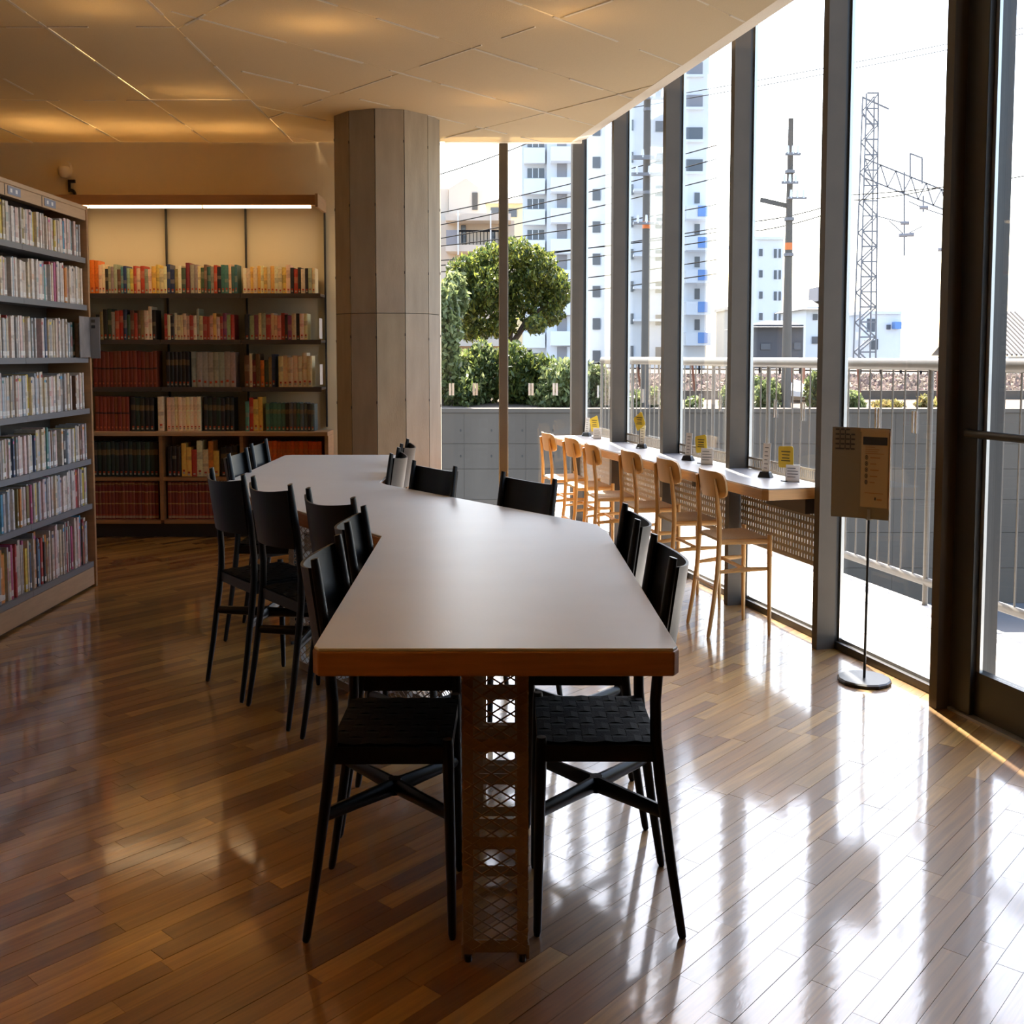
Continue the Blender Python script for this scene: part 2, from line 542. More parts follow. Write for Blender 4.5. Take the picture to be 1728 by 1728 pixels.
ceiling_panels()
# pale mesh strip along the free edge of the ceiling
fr = MB()
ya, yb = -2.9, YB - 0.13
fr.hexa([(CE(ya), ya, CZ), (CE(ya) + 0.16, ya, CZ + 0.02), (CE(yb) + 0.16, yb, CZ + 0.02), (CE(yb), yb, CZ),
         (CE(ya), ya, CZ + 0.005), (CE(ya) + 0.16, ya, CZ + 0.025), (CE(yb) + 0.16, yb, CZ + 0.025), (CE(yb), yb, CZ + 0.005)])
fr.build('mesh_fringe', M_FRINGE, slab)
MB().box(-0.7, CE(yb) + 0.12, YB - 0.13, YB - 0.05, CZ, CZ + 0.02).build('mesh_fringe', M_FRINGE, slab)

# lamps above the mesh panels
def ceiling_lamp(x, y, e, label):
    t = thing('ceiling_lamp', (x, y, CZ + 0.2), label, 'lamp', 'lamps above the mesh ceiling')
    MB().lathe(x, y, [(0.05, CZ + 0.30), (0.08, CZ + 0.30), (0.09, CZ + 0.44), (0.05, CZ + 0.56)], 16).build('lamp_can', M_CAN, t, smooth=True)
    MB().lathe(x, y, [(0.045, CZ + 0.275), (0.05, CZ + 0.285), (0.05, CZ + 0.30)], 16).build('bulb', M_BULB, t)
    L = bpy.data.lights.new('lamp_light', 'POINT'); L.energy = e; L.color = (1.0, 0.75, 0.46); L.shadow_soft_size = 0.05
    o = bpy.data.objects.new('lamp_light', L); C.objects.link(o)
    o.location = (x * K, y, CZ + 0.24)
for (x, y, e, lab) in [(-1.28, 7.05, 13, 'warm lamp glowing through the ceiling mesh above the far table'),
                  (-2.62, 6.7, 9, 'warm lamp glowing through the ceiling at the top left edge'),
                  (-2.66, 8.85, 9, 'warm lamp glowing through the ceiling left of the diagonal ridge'),
                  (-4.5, 9.9, 12, 'warm lamp glowing through the ceiling above the digit five'),
                  (-4.45, 10.2, 22, 'warm lamp glowing at the ceiling corner above the tall bookcase'),
                  (-3.6, 10.2, 26, 'warm lamp glowing at the ceiling edge over the bookcase middle'),
                  (-2.7, 10.2, 22, 'warm lamp glowing at the ceiling edge left of the column'),
                  (0.37, 6.85, 9, 'warm lamp glowing through the ceiling near the glass wall'),
                  (-0.15, 9.1, 8, 'warm lamp glowing through the ceiling right of the column'),
                  (-4.4, 4.2, 230, 'added unseen warm fill lamp over the aisle left of the table'),  # from here on: unseen lamps added as warm fill
                  (-2.4, 2.6, 230, 'added unseen warm fill lamp over the near left floor'),
                  (-4.0, 0.4, 200, 'added unseen warm fill lamp behind the viewer on the left'),
                  (-0.6, 0.2, 110, 'added unseen warm fill lamp behind the viewer in line with the table')]:
    ceiling_lamp(x, y, e, lab)

# ------------------------------------------------------------------ twelve-sided concrete column
def column():
    cx, cy, r = -1.19, 9.93, 0.507
    t = thing('concrete_column', (cx, cy, 0), 'thick twelve-sided board-marked concrete column between bookcase and window', 'column')
    MB().lathe(cx, cy, [(r - 0.02, 0), (r - 0.02, 3.25)], 12).build('core', mat('column_joint', (0.16, 0.13, 0.10), 0.9), t)
    rng = random.Random(2)
    for k in range(12):
        a0 = math.radians(-90 - 5 + 30 * k); a1 = a0 + math.radians(30)
        e = 0.006 / r
        a0 += e * 0.5; a1 -= e * 0.5
        c = rng.uniform(0.9, 1.12)
        for z0, z1 in ((0, 1.505), (1.509, 3.25)):
            v = []
            for z in (z0, z1):
                for (rr, a) in ((r - 0.03, a0), (r, a0), (r, a1), (r - 0.03, a1)):
                    v.append((cx + rr * math.cos(a), cy + rr * math.sin(a), z))
            MB().hexa(v, (c, c * rng.uniform(0.98, 1.01), c * rng.uniform(0.96, 1.0))).build('concrete_facet', M_CONC, t)
        for z in (0.95, 1.35, 1.75, 2.15, 2.55):
            a = a0 - e
            if -175 < math.degrees(a) % 360 - 360 < -5:
                p = Vector((cx + r * math.cos(a), cy + r * math.sin(a), z + rng.uniform(-0.03, 0.03)))
                MB().obox(p - Vector((0.005, 0.0015, 0.008)), (0.010, 0, 0), (0, 0.004, 0), (0, 0, 0.016)).build('joint_mark', M_SHDARK, t)
column()

# ------------------------------------------------------------------ glass wall on the right
PY = [5.37, 6.48, 7.655, 8.83, 10.0, 11.17]
tn = 0
for i, y in enumerate(PY):
    tn += 1
    w = 0.15 if i == 0 else 0.126
    o = MB().obox(gp(y, 0, 0), GN * w, GD * 0.06, (0, 0, 3.27)).build('trim_%d' % tn, M_STEEL)
    struct(o, 'bronze-painted steel window post, number %d from the glass door' % (i + 1))
    MB().obox(gp(y, w, 0, 0.005), GN * 0.05, GD * 0.085, (0, 0, 3.27)).build('frame_channel', M_DARK, o)
    MB().obox(gp(y, w + 0.03, 0.03, 0.088), GN * 0.022, GD * 0.012, (0, 0, 3.2)).build('glazing_strip', M_ALU, o)
    MB().obox(gp(y, w + 0.03, 0.03, -0.008), GN * 0.022, GD * 0.012, (0, 0, 3.2)).build('glazing_strip', M_ALU, o)

def glazed_bay(idx, ya, yb, label, stickers=True):
    w = thing('window_%d' % idx, gp((ya + yb) / 2, 0.17), label, kind='structure')
    a, b = gp(ya, 0.175, 0, 0.06), gp(yb, 0.175, 0, 0.0)
    L = (b - a)
    MB().obox(a + Vector((0, 0, 0.03)), L, GN * 0.006, (0, 0, 3.22)).build('pane', M_GLASS, w)
    MB().obox(a - GN * 0.045, L, GN * 0.09, (0, 0, 0.032)).build('sill_channel', M_DARK, w)
    MB().obox(a - GN * 0.012, L, GN * 0.02, (0, 0, 0.045)).build('sill_bead', M_ALU, w)
    if stickers:
        for f in (0.36, 0.68):
            p = a + L * f
            for k in (0, 1):
                MB().obox(p + L.normalized() * (k * 0.028) - GN * 0.002 + Vector((0, 0, 0.955)), L.normalized() * 0.018, GN * 0.0015, (0, 0, 0.085)).build('glass_sticker', M_STICK, w)
    return w
wi = 0
names = ['clear full-height pane behind the standing sign', 'clear full-height pane behind the near end of the counter',
         'clear full-height pane in the second counter bay', 'clear full-height pane in the third counter bay',
         'clear full-height pane in the far corner counter bay']
for i in range(5):
    wi += 1
    glazed_bay(wi, PY[i], PY[i + 1], names[i])

# back glass beside the column
def back_window(idx, x0, x1, label):
    w = thing('window_%d' % idx, ((x0 + x1) / 2, YB, 0), label, kind='structure')
    MB().box(x0, x1, YB, YB + 0.006, 0.03, 3.25).build('pane', M_GLASS, w)
    MB().box(x0, x1, YB - 0.05, YB + 0.05, 0, 0.035).build('sill_channel', M_DARK, w)
    return w
wA = back_window(6, -0.755, -0.13, 'clear tall pane between the column and the slim mullion')
wB = back_window(7, -0.05, gx(YB) + 0.02, 'clear tall pane between the slim mullion and the room corner')
for w, xs in ((wA, (762, 802)), (wB, (896, 937))):
    for px in xs:
        p = sight(px, 657, YB - 0.004)
        for k in (-1, 1):
            MB().box(p.x + k * 0.016 - 0.012, p.x + k * 0.016 + 0.012, YB - 0.004, YB - 0.002, p.z - 0.043, p.z + 0.043).build('glass_sticker', M_STICK, w)
m = MB().box(-0.13, -0.05, YB - 0.07, YB + 0.05, 0, 3.25).build('trim_7', M_STEEL)
struct(m, 'slim bronze mullion splitting the back window')
MB().box(-0.05, -0.04, YB - 0.03, YB + 0.03, 0.03, 3.2).build('glazing_strip', M_ALU, m)
MB().box(-0.14, -0.13, YB - 0.03, YB + 0.03, 0.03, 3.2).build('glazing_strip', M_ALU, m)

# glass door at the right edge
def glass_door():
    d = thing('door_1', gp(4.9, 0.14), 'dark-framed glass door with a black push bar at the right edge', kind='structure')
    n0, th = 0.10, 0.055
    y1, y0 = 5.36, 4.42
    def part(name, ya, yb, z0, z1, nn, tt, mt):
        a, b = gp(ya, nn, z0), gp(yb, nn, z0)
        return MB().obox(a, b - a, GN * tt, (0, 0, z1 - z0)).build(name, mt, d)
    bevel(part('hinge_stile', 5.21, y1, 0.012, 3.0, n0 - 0.03, 0.16, M_DARK))  # made extra deep to block sun at the door
    part('sun_baffle', 5.36, 5.43, 0.012, 3.0, 0.152, 0.19, M_DARK)  # added outside the door to block a sun strip on the floor
    bevel(part('lock_stile', y0, y0 + 0.15, 0.012, 3.0, n0, th, M_DARK))
    part('bottom_rail', y0 + 0.15, 5.21, 0.012, 0.165, n0, th, M_DARK)
    part('top_rail', y0 + 0.15, 5.21, 2.85, 3.0, n0, th, M_DARK)
    part('pane', y0 + 0.15, 5.21, 0.165, 2.85, n0 + 0.025, 0.006, M_GLASS)
    part('glazing_strip', 5.185, 5.21, 0.165, 2.85, n0 + 0.005, 0.018, M_ALU)
    part('threshold', y0, y1, 0.0, 0.010, n0 - 0.04, 0.13, M_ALU)
    a, b = gp(5.27, n0 - 0.05, 0.985), gp(4.5, n0 - 0.05, 0.985)
    MB().tube([a, b], 0.014, 12).build('push_bar', M_BLKPL, d, smooth=True)
    MB().tube([gp(5.27, n0 - 0.05, 0.985), gp(5.27, n0 + 0.01, 0.985)], 0.016, 12).build('bar_bracket', M_BLKPL, d, smooth=True)
    MB().tube([gp(5.29, n0 - 0.012, 1.545), gp(5.29, n0 + 0.004, 1.545)], 0.022, 16).build('lock_cylinder', M_STEEL, d, smooth=True)
glass_door()
o = MB().obox(gp(4.28, 0, 0), GN * 0.15, GD * 0.1, (0, 0, 3.27)).build('trim_8', M_STEEL)
struct(o, 'bronze-painted steel post on the near side of the glass door')
wr = MB().obox(gp(-3.3, 0.0, 0), gp(4.28, 0.0, 0) - gp(-3.3, 0.0, 0), GN * 0.2, (0, 0, 3.28)).build('wall_right', M_WALL2)  # added in place of more windows to darken the near room
struct(wr, 'unseen brown wall beside the viewer, added to block light near the door')
o = MB().obox(gp(PY[0], 0.1, 2.985), gp(4.38, 0.1, 2.985) - gp(PY[0], 0.1, 2.985), GN * 0.055, (0, 0, 0.28)).build('trim_9', M_DARK)
struct(o, 'dark transom panel above the glass door')

# ------------------------------------------------------------------ books
def book_shape(m, o, t, dpt, thick, h, depth, col, bands=()):
    """one book: rounded spine of colour bands, boards and a paper block
    o = foot of the spine's first edge, t = direction across the spine, dpt = direction into the shelf"""
    o, t, dpt = Vector(o), Vector(t), Vector(dpt)
    up = Vector((0, 0, 1))
    cuts = sorted({0.0, 1.0, *[b[0] for b in bands], *[b[1] for b in bands]})
    sec = [(0.0, 0.0025), (0.28, 0.0), (0.72, 0.0), (1.0, 0.0025)]
    vs_, fs, cs = [], [], []
    for c in cuts:
        for s, b in sec:
            vs_.append(o + t * (thick * s) + dpt * b + up * (h * c))
    for i in range(len(cuts) - 1):
        mid = (cuts[i] + cuts[i + 1]) / 2
        cc = col
        for b in bands:
            if b[0] <= mid <= b[1]: cc = b[2]
        dot = any(len(b) > 3 and b[0] <= mid <= b[1] for b in bands)
        for k in range(3):
            a = i * 4 + k
            fs.append((a, a + 1, a + 5, a + 4)); cs.append(cc if (not dot or k == 1) else col)
    nb = len(vs_)
    n = len(cuts) - 1
    vs_ += [o + dpt * depth, o + t * thick + dpt * depth, o + dpt * depth + up * h, o + t * thick + dpt * depth + up * h]
    fs += [tuple([i * 4 for i in range(n + 1)] + [nb + 2, nb]), tuple([nb + 1, nb + 3] + [i * 4 + 3 for i in range(n, -1, -1)]),
           (nb, nb + 2, nb + 3, nb + 1), (0, nb, nb + 1, 3, 2, 1)]
    cs += [col, col, (0.6, 0.55, 0.45), (0.6, 0.55, 0.45)]
    # top: paper block a little below the boards
    a0, a3, b0, b3 = n * 4, n * 4 + 3, nb + 2, nb + 3
    e = min(0.003, thick * 0.15)
    q = len(vs_)
    vs_ += [o + t * e + dpt * 0.006 + up * h, o + t * (thick - e) + dpt * 0.006 + up * h, o + t * (thick - e) + dpt * depth + up * h, o + t * e + dpt * depth + up * h]
    drop = up * -0.004
    vs_ += [Vector(vs_[q + i]) + drop for i in range(4)]
    fs += [(a0, n * 4 + 1, n * 4 + 2, a3, q + 1, q), (a0, q, q + 3, b0), (q + 1, a3, b3, q + 2), (q, q + 1, q + 5, q + 4), (q + 1, q + 2, q + 6, q + 5), (q + 3, q, q + 4, q + 7), (q + 4, q + 5, q + 6, q + 7)]
    cs += [col, col, col, col, col, col, (0.62, 0.56, 0.45)]
    m.add(vs_, fs, cs)

def ordinal(n):
    return '%d%s' % (n, 'th' if 10 <= n % 100 <= 20 else {1: 'st', 2: 'nd', 3: 'rd'}.get(n % 10, 'th'))

PALE = [('white', (0.62, 0.60, 0.60)), ('white', (0.56, 0.55, 0.57)), ('pale grey', (0.46, 0.45, 0.47)), ('pale pink', (0.58, 0.44, 0.45)),
        ('cream', (0.58, 0.52, 0.41)), ('pale blue', (0.38, 0.45, 0.55)), ('grey', (0.30, 0.30, 0.32)), ('white', (0.60, 0.56, 0.55)), ('ivory', (0.55, 0.50, 0.46))]
ACC = [('dark blue', (0.06, 0.09, 0.18)), ('sky blue', (0.10, 0.34, 0.55)), ('dark', (0.04, 0.04, 0.045)), ('red', (0.42, 0.05, 0.05)), ('olive', (0.24, 0.20, 0.08)),
       ('brown', (0.16, 0.08, 0.05)), ('yellow', (0.58, 0.46, 0.08)), ('teal', (0.07, 0.22, 0.22)), ('magenta', (0.45, 0.10, 0.24)), ('orange', (0.55, 0.22, 0.05))]

# ---- tall bookcase at the left edge
LX, LYF, LYN = -3.41, 8.34, 4.62
LZ = [1.765, 1.516, 1.238, 0.966, 0.693, 0.451, 0.137]
LDEP = 0.28
def left_bookcase():
    t = thing('tall_bookcase', (LX - 0.2, 6.5, 0), 'tall seven-tier bookcase with grey steel shelves and a wood end panel at the left edge', 'bookcase')
    bevel(MB().box(LX - 0.34, LX + 0.015, LYF - 0.03, LYF, 0, 2.04).build('end_panel', M_WOODDK, t), 0.003)
    MB().box(LX - 0.34, LX + 0.015, LYN, LYN + 0.03, 0, 2.04).build('end_panel', M_WOODDK, t)
    MB().box(LX - 0.34, LX - 0.325, LYN + 0.03, LYF - 0.03, 0, 2.019).build('back_panel', M_SHDARK, t)
    bevel(MB().box(LX - 0.34, LX + 0.012, LYN + 0.03, LYF - 0.03, 2.018, 2.04).build('top_board', M_WOODLT, t), 0.003)
    f = MB().box(LX - 0.012, LX + 0.006, LYN + 0.03, LYF - 0.03, 1.965, 2.017).build('fascia', M_WOODLT, t)
    for y in (7.0, 7.55):
        MB().box(LX + 0.006, LX + 0.008, y - 0.004, y + 0.004, 1.966, 2.016).build('fascia_joint', M_DARK, f)
    for y in (6.72, 7.13, 7.68):
        MB().box(LX + 0.006, LX + 0.010, y - 0.09, y + 0.09, 1.975, 2.012).build('label_plate', M_BLUELAB, f)
        for q in (-0.045, 0.03):
            MB().box(LX + 0.010, LX + 0.011, y + q - 0.014, y + q + 0.014, 1.985, 2.002).build('label_print', M_WHITE, f)
    bevel(MB().box(LX - 0.02, LX, LYN + 0.03, LYF - 0.03, 0.012, 0.108).build('kick_board', M_WOODLT, t), 0.002)
    MB().box(LX - 0.05, LX - 0.03, LYN + 0.03, LYF - 0.03, 0.0, 0.05).build('toe_recess', M_DARK, t)
    for z in LZ:
        s = MB().box(LX - 0.325, LX - 0.012, LYN + 0.03, LYF - 0.03, z - 0.015, z).build('shelf', M_GREY, t)
        for (a, b) in ((LYN + 0.03, 5.5), (5.503, 7.24), (7.243, LYF - 0.032)):
            MB().box(LX - 0.012, LX, a, b, z - 0.026, z + 0.002).build('shelf_lip', M_GREY, s)
    for y in (5.5, 7.24):
        MB().box(LX - 0.325, LX - 0.20, y - 0.012, y + 0.012, 0.1, 2.0).build('bay_divider', M_GREY, t)
left_bookcase()

tiers = ['top', 'second', 'third', 'fourth', 'fifth', 'sixth', 'bottom']
def left_books():
    rng = random.Random(21)
    made = []
    rest = MB()
    for k, z in enumerate(LZ):
        top = 1.96 if k == 0 else LZ[k - 1] - 0.03
        room = top - z
        y = LYF - 0.045 - (0.03 if k == 2 else 0)
        n = 0
        run = 0
        base_h = min(0.205, room - 0.01)
        tone = None
        while y > LYN + 0.1:
            if run <= 0:
                run = rng.randint(3, 9)
                hh = base_h * rng.uniform(0.86, 1.0)
                pal = rng.random()
            th = rng.choice([0.016, 0.02, 0.024, 0.03, 0.036])
            if k == 6: th *= 0.9; hh = room * rng.uniform(0.72, 0.95)
            run -= 1
            h = min(room - 0.008, hh * rng.uniform(0.97, 1.02))
            if rng.random() < (0.16 if k != 6 else 0.5): name, c = rng.choice(ACC)
            else: name, c = rng.choice(PALE)
            g_ = rng.uniform(0.82, 1.08); c = (c[0] * g_, c[1] * g_ * 0.94, c[2] * g_ * 0.87)
            bands = []
            lab = (0.66, 0.64, 0.62)
            bands.append((0.06, 0.17, lab if rng.random() < 0.8 else c))
            if rng.random() < 0.6:
                a = rng.uniform(0.25, 0.5)
                ac = rng.choice(ACC)[1] if name in ('white', 'pale grey', 'cream', 'ivory') else lab
                bands.append((a, a + rng.uniform(0.06, 0.3), tuple(0.55 * p + 0.45 * q for p, q in zip(c, ac))))
            if rng.random() < 0.3:
                bands.append((0.86, 0.93, rng.choice(ACC)[1]))
            back = rng.uniform(0.004, 0.03)
            d = 0.16 if k < 6 else 0.2
            m = MB()
            book_shape(m, (LX - 0.016 - back, y - th, z + 0.001), (0, 1, 0), (-1, 0, 0), th * 0.97, h, d, c, bands)
            y -= th
            if rng.random() < 0.03: y -= rng.uniform(0.02, 0.06)
            n += 1
            made.append((y, m, '%s-spined paperback, %s from the far end, %s shelf of the tall left bookcase' % (name, ordinal(n), tiers[k])))
    # the ones that show largest stand apart, the others (outside the frame or at the far end) are one mass
    inview = [b for b in made if b[0] > 6.72]
    outview = [b for b in made if b[0] <= 6.72]
    inview.sort(key=lambda b: b[0])
    for i, (y, m, lab) in enumerate(inview):
        if i < 300:
            tag(m.build('paperback_book', M_BOOK), lab, 'paperback', 'paperbacks on the tall left bookcase')
        else:
            outview.append((y, m, lab))
    for (y, m, lab) in outview:
        o = len(rest.v)
        rest.v += m.v; rest.f += [tuple(i + o for i in f) for f in m.f]; rest.c += m.c
    tag(rest.build('paperback_rows', M_BOOK), 'rows of thin paperbacks filling the ends of the tall left bookcase', 'books', kind='stuff')
left_books()

# grey notice holder on the bookcase end
t = thing('notice_holder', (-3.37, 8.31, 1.24), 'grey notice holder clipped to the end of the tall bookcase', 'notice')
MB().box(LX + 0.018, LX + 0.024, 8.10, 8.33, 1.24, 1.455).build('photo_plate', mat('notice_photo', (0.26, 0.23, 0.22), 0.5, noise_amt=0.5, noise_scale=9), t)
MB().box(LX + 0.026, LX + 0.10, 8.30, 8.306, 1.235, 1.455).build('grey_plate', mat('notice_grey', (0.27, 0.26, 0.26), 0.5), t)
for z in (1.435, 1.405):
    MB().box(LX + 0.035, LX + 0.065, 8.298, 8.3, z - 0.01, z + 0.006).build('print_line', M_INK, t)

# ---- lit bookcase along the back wall
BXR, BXL = -1.94, -5.28
BYW = YB - 0.12
BZ = [1.67, 1.356, 1.033]
UPX = [-1.955, -2.78, -3.61, -4.44, -5.27]
def back_bookcase():
    t = thing('wall_bookcase', (-3.6, 10.7, 0), 'long wall bookcase with lit wooden valance and orange-brown base cabinet', 'bookcase')
    v = bevel(MB().box(BXL, BXR - 0.03, 10.44, 10.49, 2.25, 2.318).build('valance', M_WOODDK, t), 0.003)
    MB().box(BXL, BXR - 0.03, 10.49, BYW, 2.30, 2.318).build('valance_top', M_WOODDK, t)
    bevel(MB().box(BXR - 0.03, BXR, 10.42, BYW, 2.235, 2.325).build('valance_end', M_WOODLT, t), 0.003)
    for (a, b) in ((-5.2, -4.26), (-4.24, -3.12), (-3.10, -2.02)):
        MB().box(a, b, 10.445, 10.485, 2.232, 2.249).build('lamp_tube', M_LAMP, t)
    for x in UPX:
        MB().box(x - 0.008, x + 0.008, BYW - 0.03, BYW, 0.75, 2.30).build('upright', M_DARK, t)
    for z in BZ:
        for i in range(4):
            s = MB().box(UPX[i + 1] + 0.004, UPX[i] - 0.004, 10.61, BYW - 0.002, z - 0.018, z).build('shelf', M_SHDARK, t)
            MB().box(UPX[i + 1] + 0.004, UPX[i] - 0.004, 10.60, 10.61, z - 0.03, z + 0.002).build('shelf_lip', M_SHDARK, s)
    for z in (1.365, 1.05):
        MB().box(BXR - 0.045, BXR - 0.042, 10.64, 10.80, z, z + 0.14).build('book_end', M_WHITE, t)
    bevel(MB().box(BXL, BXR + 0.05, 10.53, BYW, 0.702, 0.731).build('counter_board', M_WOODLT, t), 0.003)
    MB().box(BXL, BXR + 0.04, BYW - 0.02, BYW, 0.09, 0.70).build('back_panel', M_WOODDK, t)
    for x in (-1.905, -2.78, -3.61, -4.44, -5.27):
        MB().box(x - 0.018, x + 0.018, 10.545, BYW - 0.02, 0.122, 0.702).build('side_panel', M_WOODDK if x != -1.905 else M_WOODLT, t)
    for i, z in ((0, 0.418), (1, 0.122)):
        for (a, b) in ((-2.762, -1.923), (-3.592, -2.798), (-4.422, -3.628), (-5.252, -4.458)):
            MB().box(a, b, 10.55, BYW - 0.02, z - 0.024, z).build('cabinet_shelf', M_WOODDK, t)
    MB().box(BXL, BXR + 0.02, 10.62, BYW, 0.0, 0.098).build('toe_kick', M_DARK, t)
back_bookcase()
L = bpy.data.lights.new('valance_light', 'AREA'); L.shape = 'RECTANGLE'; L.size = 3.2 * K; L.size_y = 0.04; L.energy = 4.5; L.color = (1.0, 0.66, 0.34)
o = bpy.data.objects.new('valance_light', L); C.objects.link(o); o.location = (-3.6 * K, 10.50, 2.222); o.rotation_euler = (math.radians(6), 0, 0)

REDS = [('dark red', (0.16, 0.03, 0.018)), ('dark red', (0.19, 0.045, 0.02))]
BLK = [('black', (0.016, 0.014, 0.013)), ('black', (0.022, 0.016, 0.014))]
GRN = [('dark green', (0.020, 0.035, 0.026)), ('black', (0.018, 0.018, 0.018))]
SAGE = [('grey-green', (0.26, 0.27, 0.23)), ('grey-green', (0.30, 0.30, 0.26))]
CRM = [('cream', (0.62, 0.50, 0.32)), ('ivory', (0.66, 0.57, 0.42))]
ORG = [('orange', (0.55, 0.13, 0.025)), ('orange', (0.50, 0.11, 0.02))]
TEA = [('teal', (0.05, 0.14, 0.13)), ('black', (0.02, 0.02, 0.022)), ('slate', (0.07, 0.10, 0.11)), ('teal', (0.06, 0.17, 0.18))]
MIX = [('cream', (0.60, 0.50, 0.34)), ('cream', (0.52, 0.42, 0.28)), ('dark green', (0.05, 0.08, 0.05)), ('brown', (0.14, 0.07, 0.04)), ('red', (0.36, 0.05, 0.03)),
       ('olive', (0.26, 0.20, 0.08)), ('navy', (0.03, 0.04, 0.11)), ('grey', (0.26, 0.24, 0.21)), ('yellow', (0.58, 0.40, 0.09)), ('black', (0.03, 0.025, 0.022)), ('ivory', (0.64, 0.57, 0.45)),
       ('teal', (0.08, 0.22, 0.22)), ('sage', (0.28, 0.34, 0.24)), ('orange', (0.58, 0.17, 0.03)), ('cream', (0.66, 0.55, 0.38)), ('maroon', (0.15, 0.03, 0.03))]
CRMX = [('cream', (0.64, 0.53, 0.36)), ('ivory', (0.66, 0.58, 0.45)), ('pink', (0.55, 0.28, 0.24)), ('red', (0.36, 0.05, 0.04)), ('yellow', (0.60, 0.42, 0.12)), ('black', (0.03, 0.03, 0.03)), ('cream', (0.58, 0.47, 0.30)), ('purple', (0.25, 0.07, 0.15)), ('sage', (0.30, 0.38, 0.25))]
rows = [   # name, z, front y, [(x0, x1, palette, height lo, height hi, thick lo, thick hi, gold)]
    ('top', BZ[0], 10.64, [(-4.33, -4.24, [('orange', (0.60, 0.13, 0.02))], .225, .23, .045, .045, 0), (-4.24, -3.3, MIX, .165, .2, .028, .045, 0), (-3.3, -2.8, TEA + MIX[:8], .175, .2, .026, .04, 0), (-2.76, -1.99, CRMX, .165, .19, .03, .045, 0)]),
    ('second', BZ[1], 10.64, [(-4.28, -3.66, MIX, .17, .215, .03, .045, 0), (-3.58, -2.83, CRMX, .155, .185, .026, .042, 0), (-2.75, -2.07, CRMX, .165, .185, .03, .05, 0)]),
    ('third', BZ[2], 10.64, [(-4.32, -3.64, REDS, .24, .25, .04, .042, 1), (-3.57, -3.32, BLK, .24, .245, .04, .042, 2), (-3.31, -2.80, SAGE, .235, .245, .055, .06, 0), (-2.76, -2.42, MIX, .18, .235, .03, .05, 0), (-2.41, -2.05, CRM, .20, .24, .045, .055, 0)]),
    ('fourth', 0.732, 10.60, [(-4.3, -3.95, REDS, .235, .24, .038, .04, 1), (-3.93, -3.66, GRN, .225, .235, .045, .05, 2), (-3.65, -3.58, CRM, .235, .24, .06, .065, 0), (-3.56, -3.19, CRM, .228, .236, .038, .04, 2), (-3.18, -2.84, GRN, .22, .235, .04, .05, 2), (-2.75, -2.55, MIX, .19, .235, .04, .05, 0), (-2.54, -2.03, TEA, .185, .195, .034, .042, 2)]),
    ('fifth', 0.419, 10.60, [(-4.38, -3.64, GRN, .235, .245, .042, .048, 2), (-3.56, -3.42, BLK, .2, .21, .04, .05, 0), (-3.42, -3.02, MIX, .17, .25, .045, .06, 0), (-3.01, -2.84, BLK, .2, .215, .05, .06, 2), (-2.74, -2.58, BLK, .2, .21, .04, .05, 0), (-2.57, -1.95, ORG, .24, .245, .044, .048, 2)]),
    ('bottom', 0.123, 10.60, [(-4.40, -3.65, REDS, .255, .26, .034, .036, 3), (-3.57, -2.82, REDS, .255, .26, .034, .036, 3), (-2.74, -1.95, REDS, .255, .26, .034, .036, 3)]),
]
GOLD = (0.45, 0.27, 0.09)
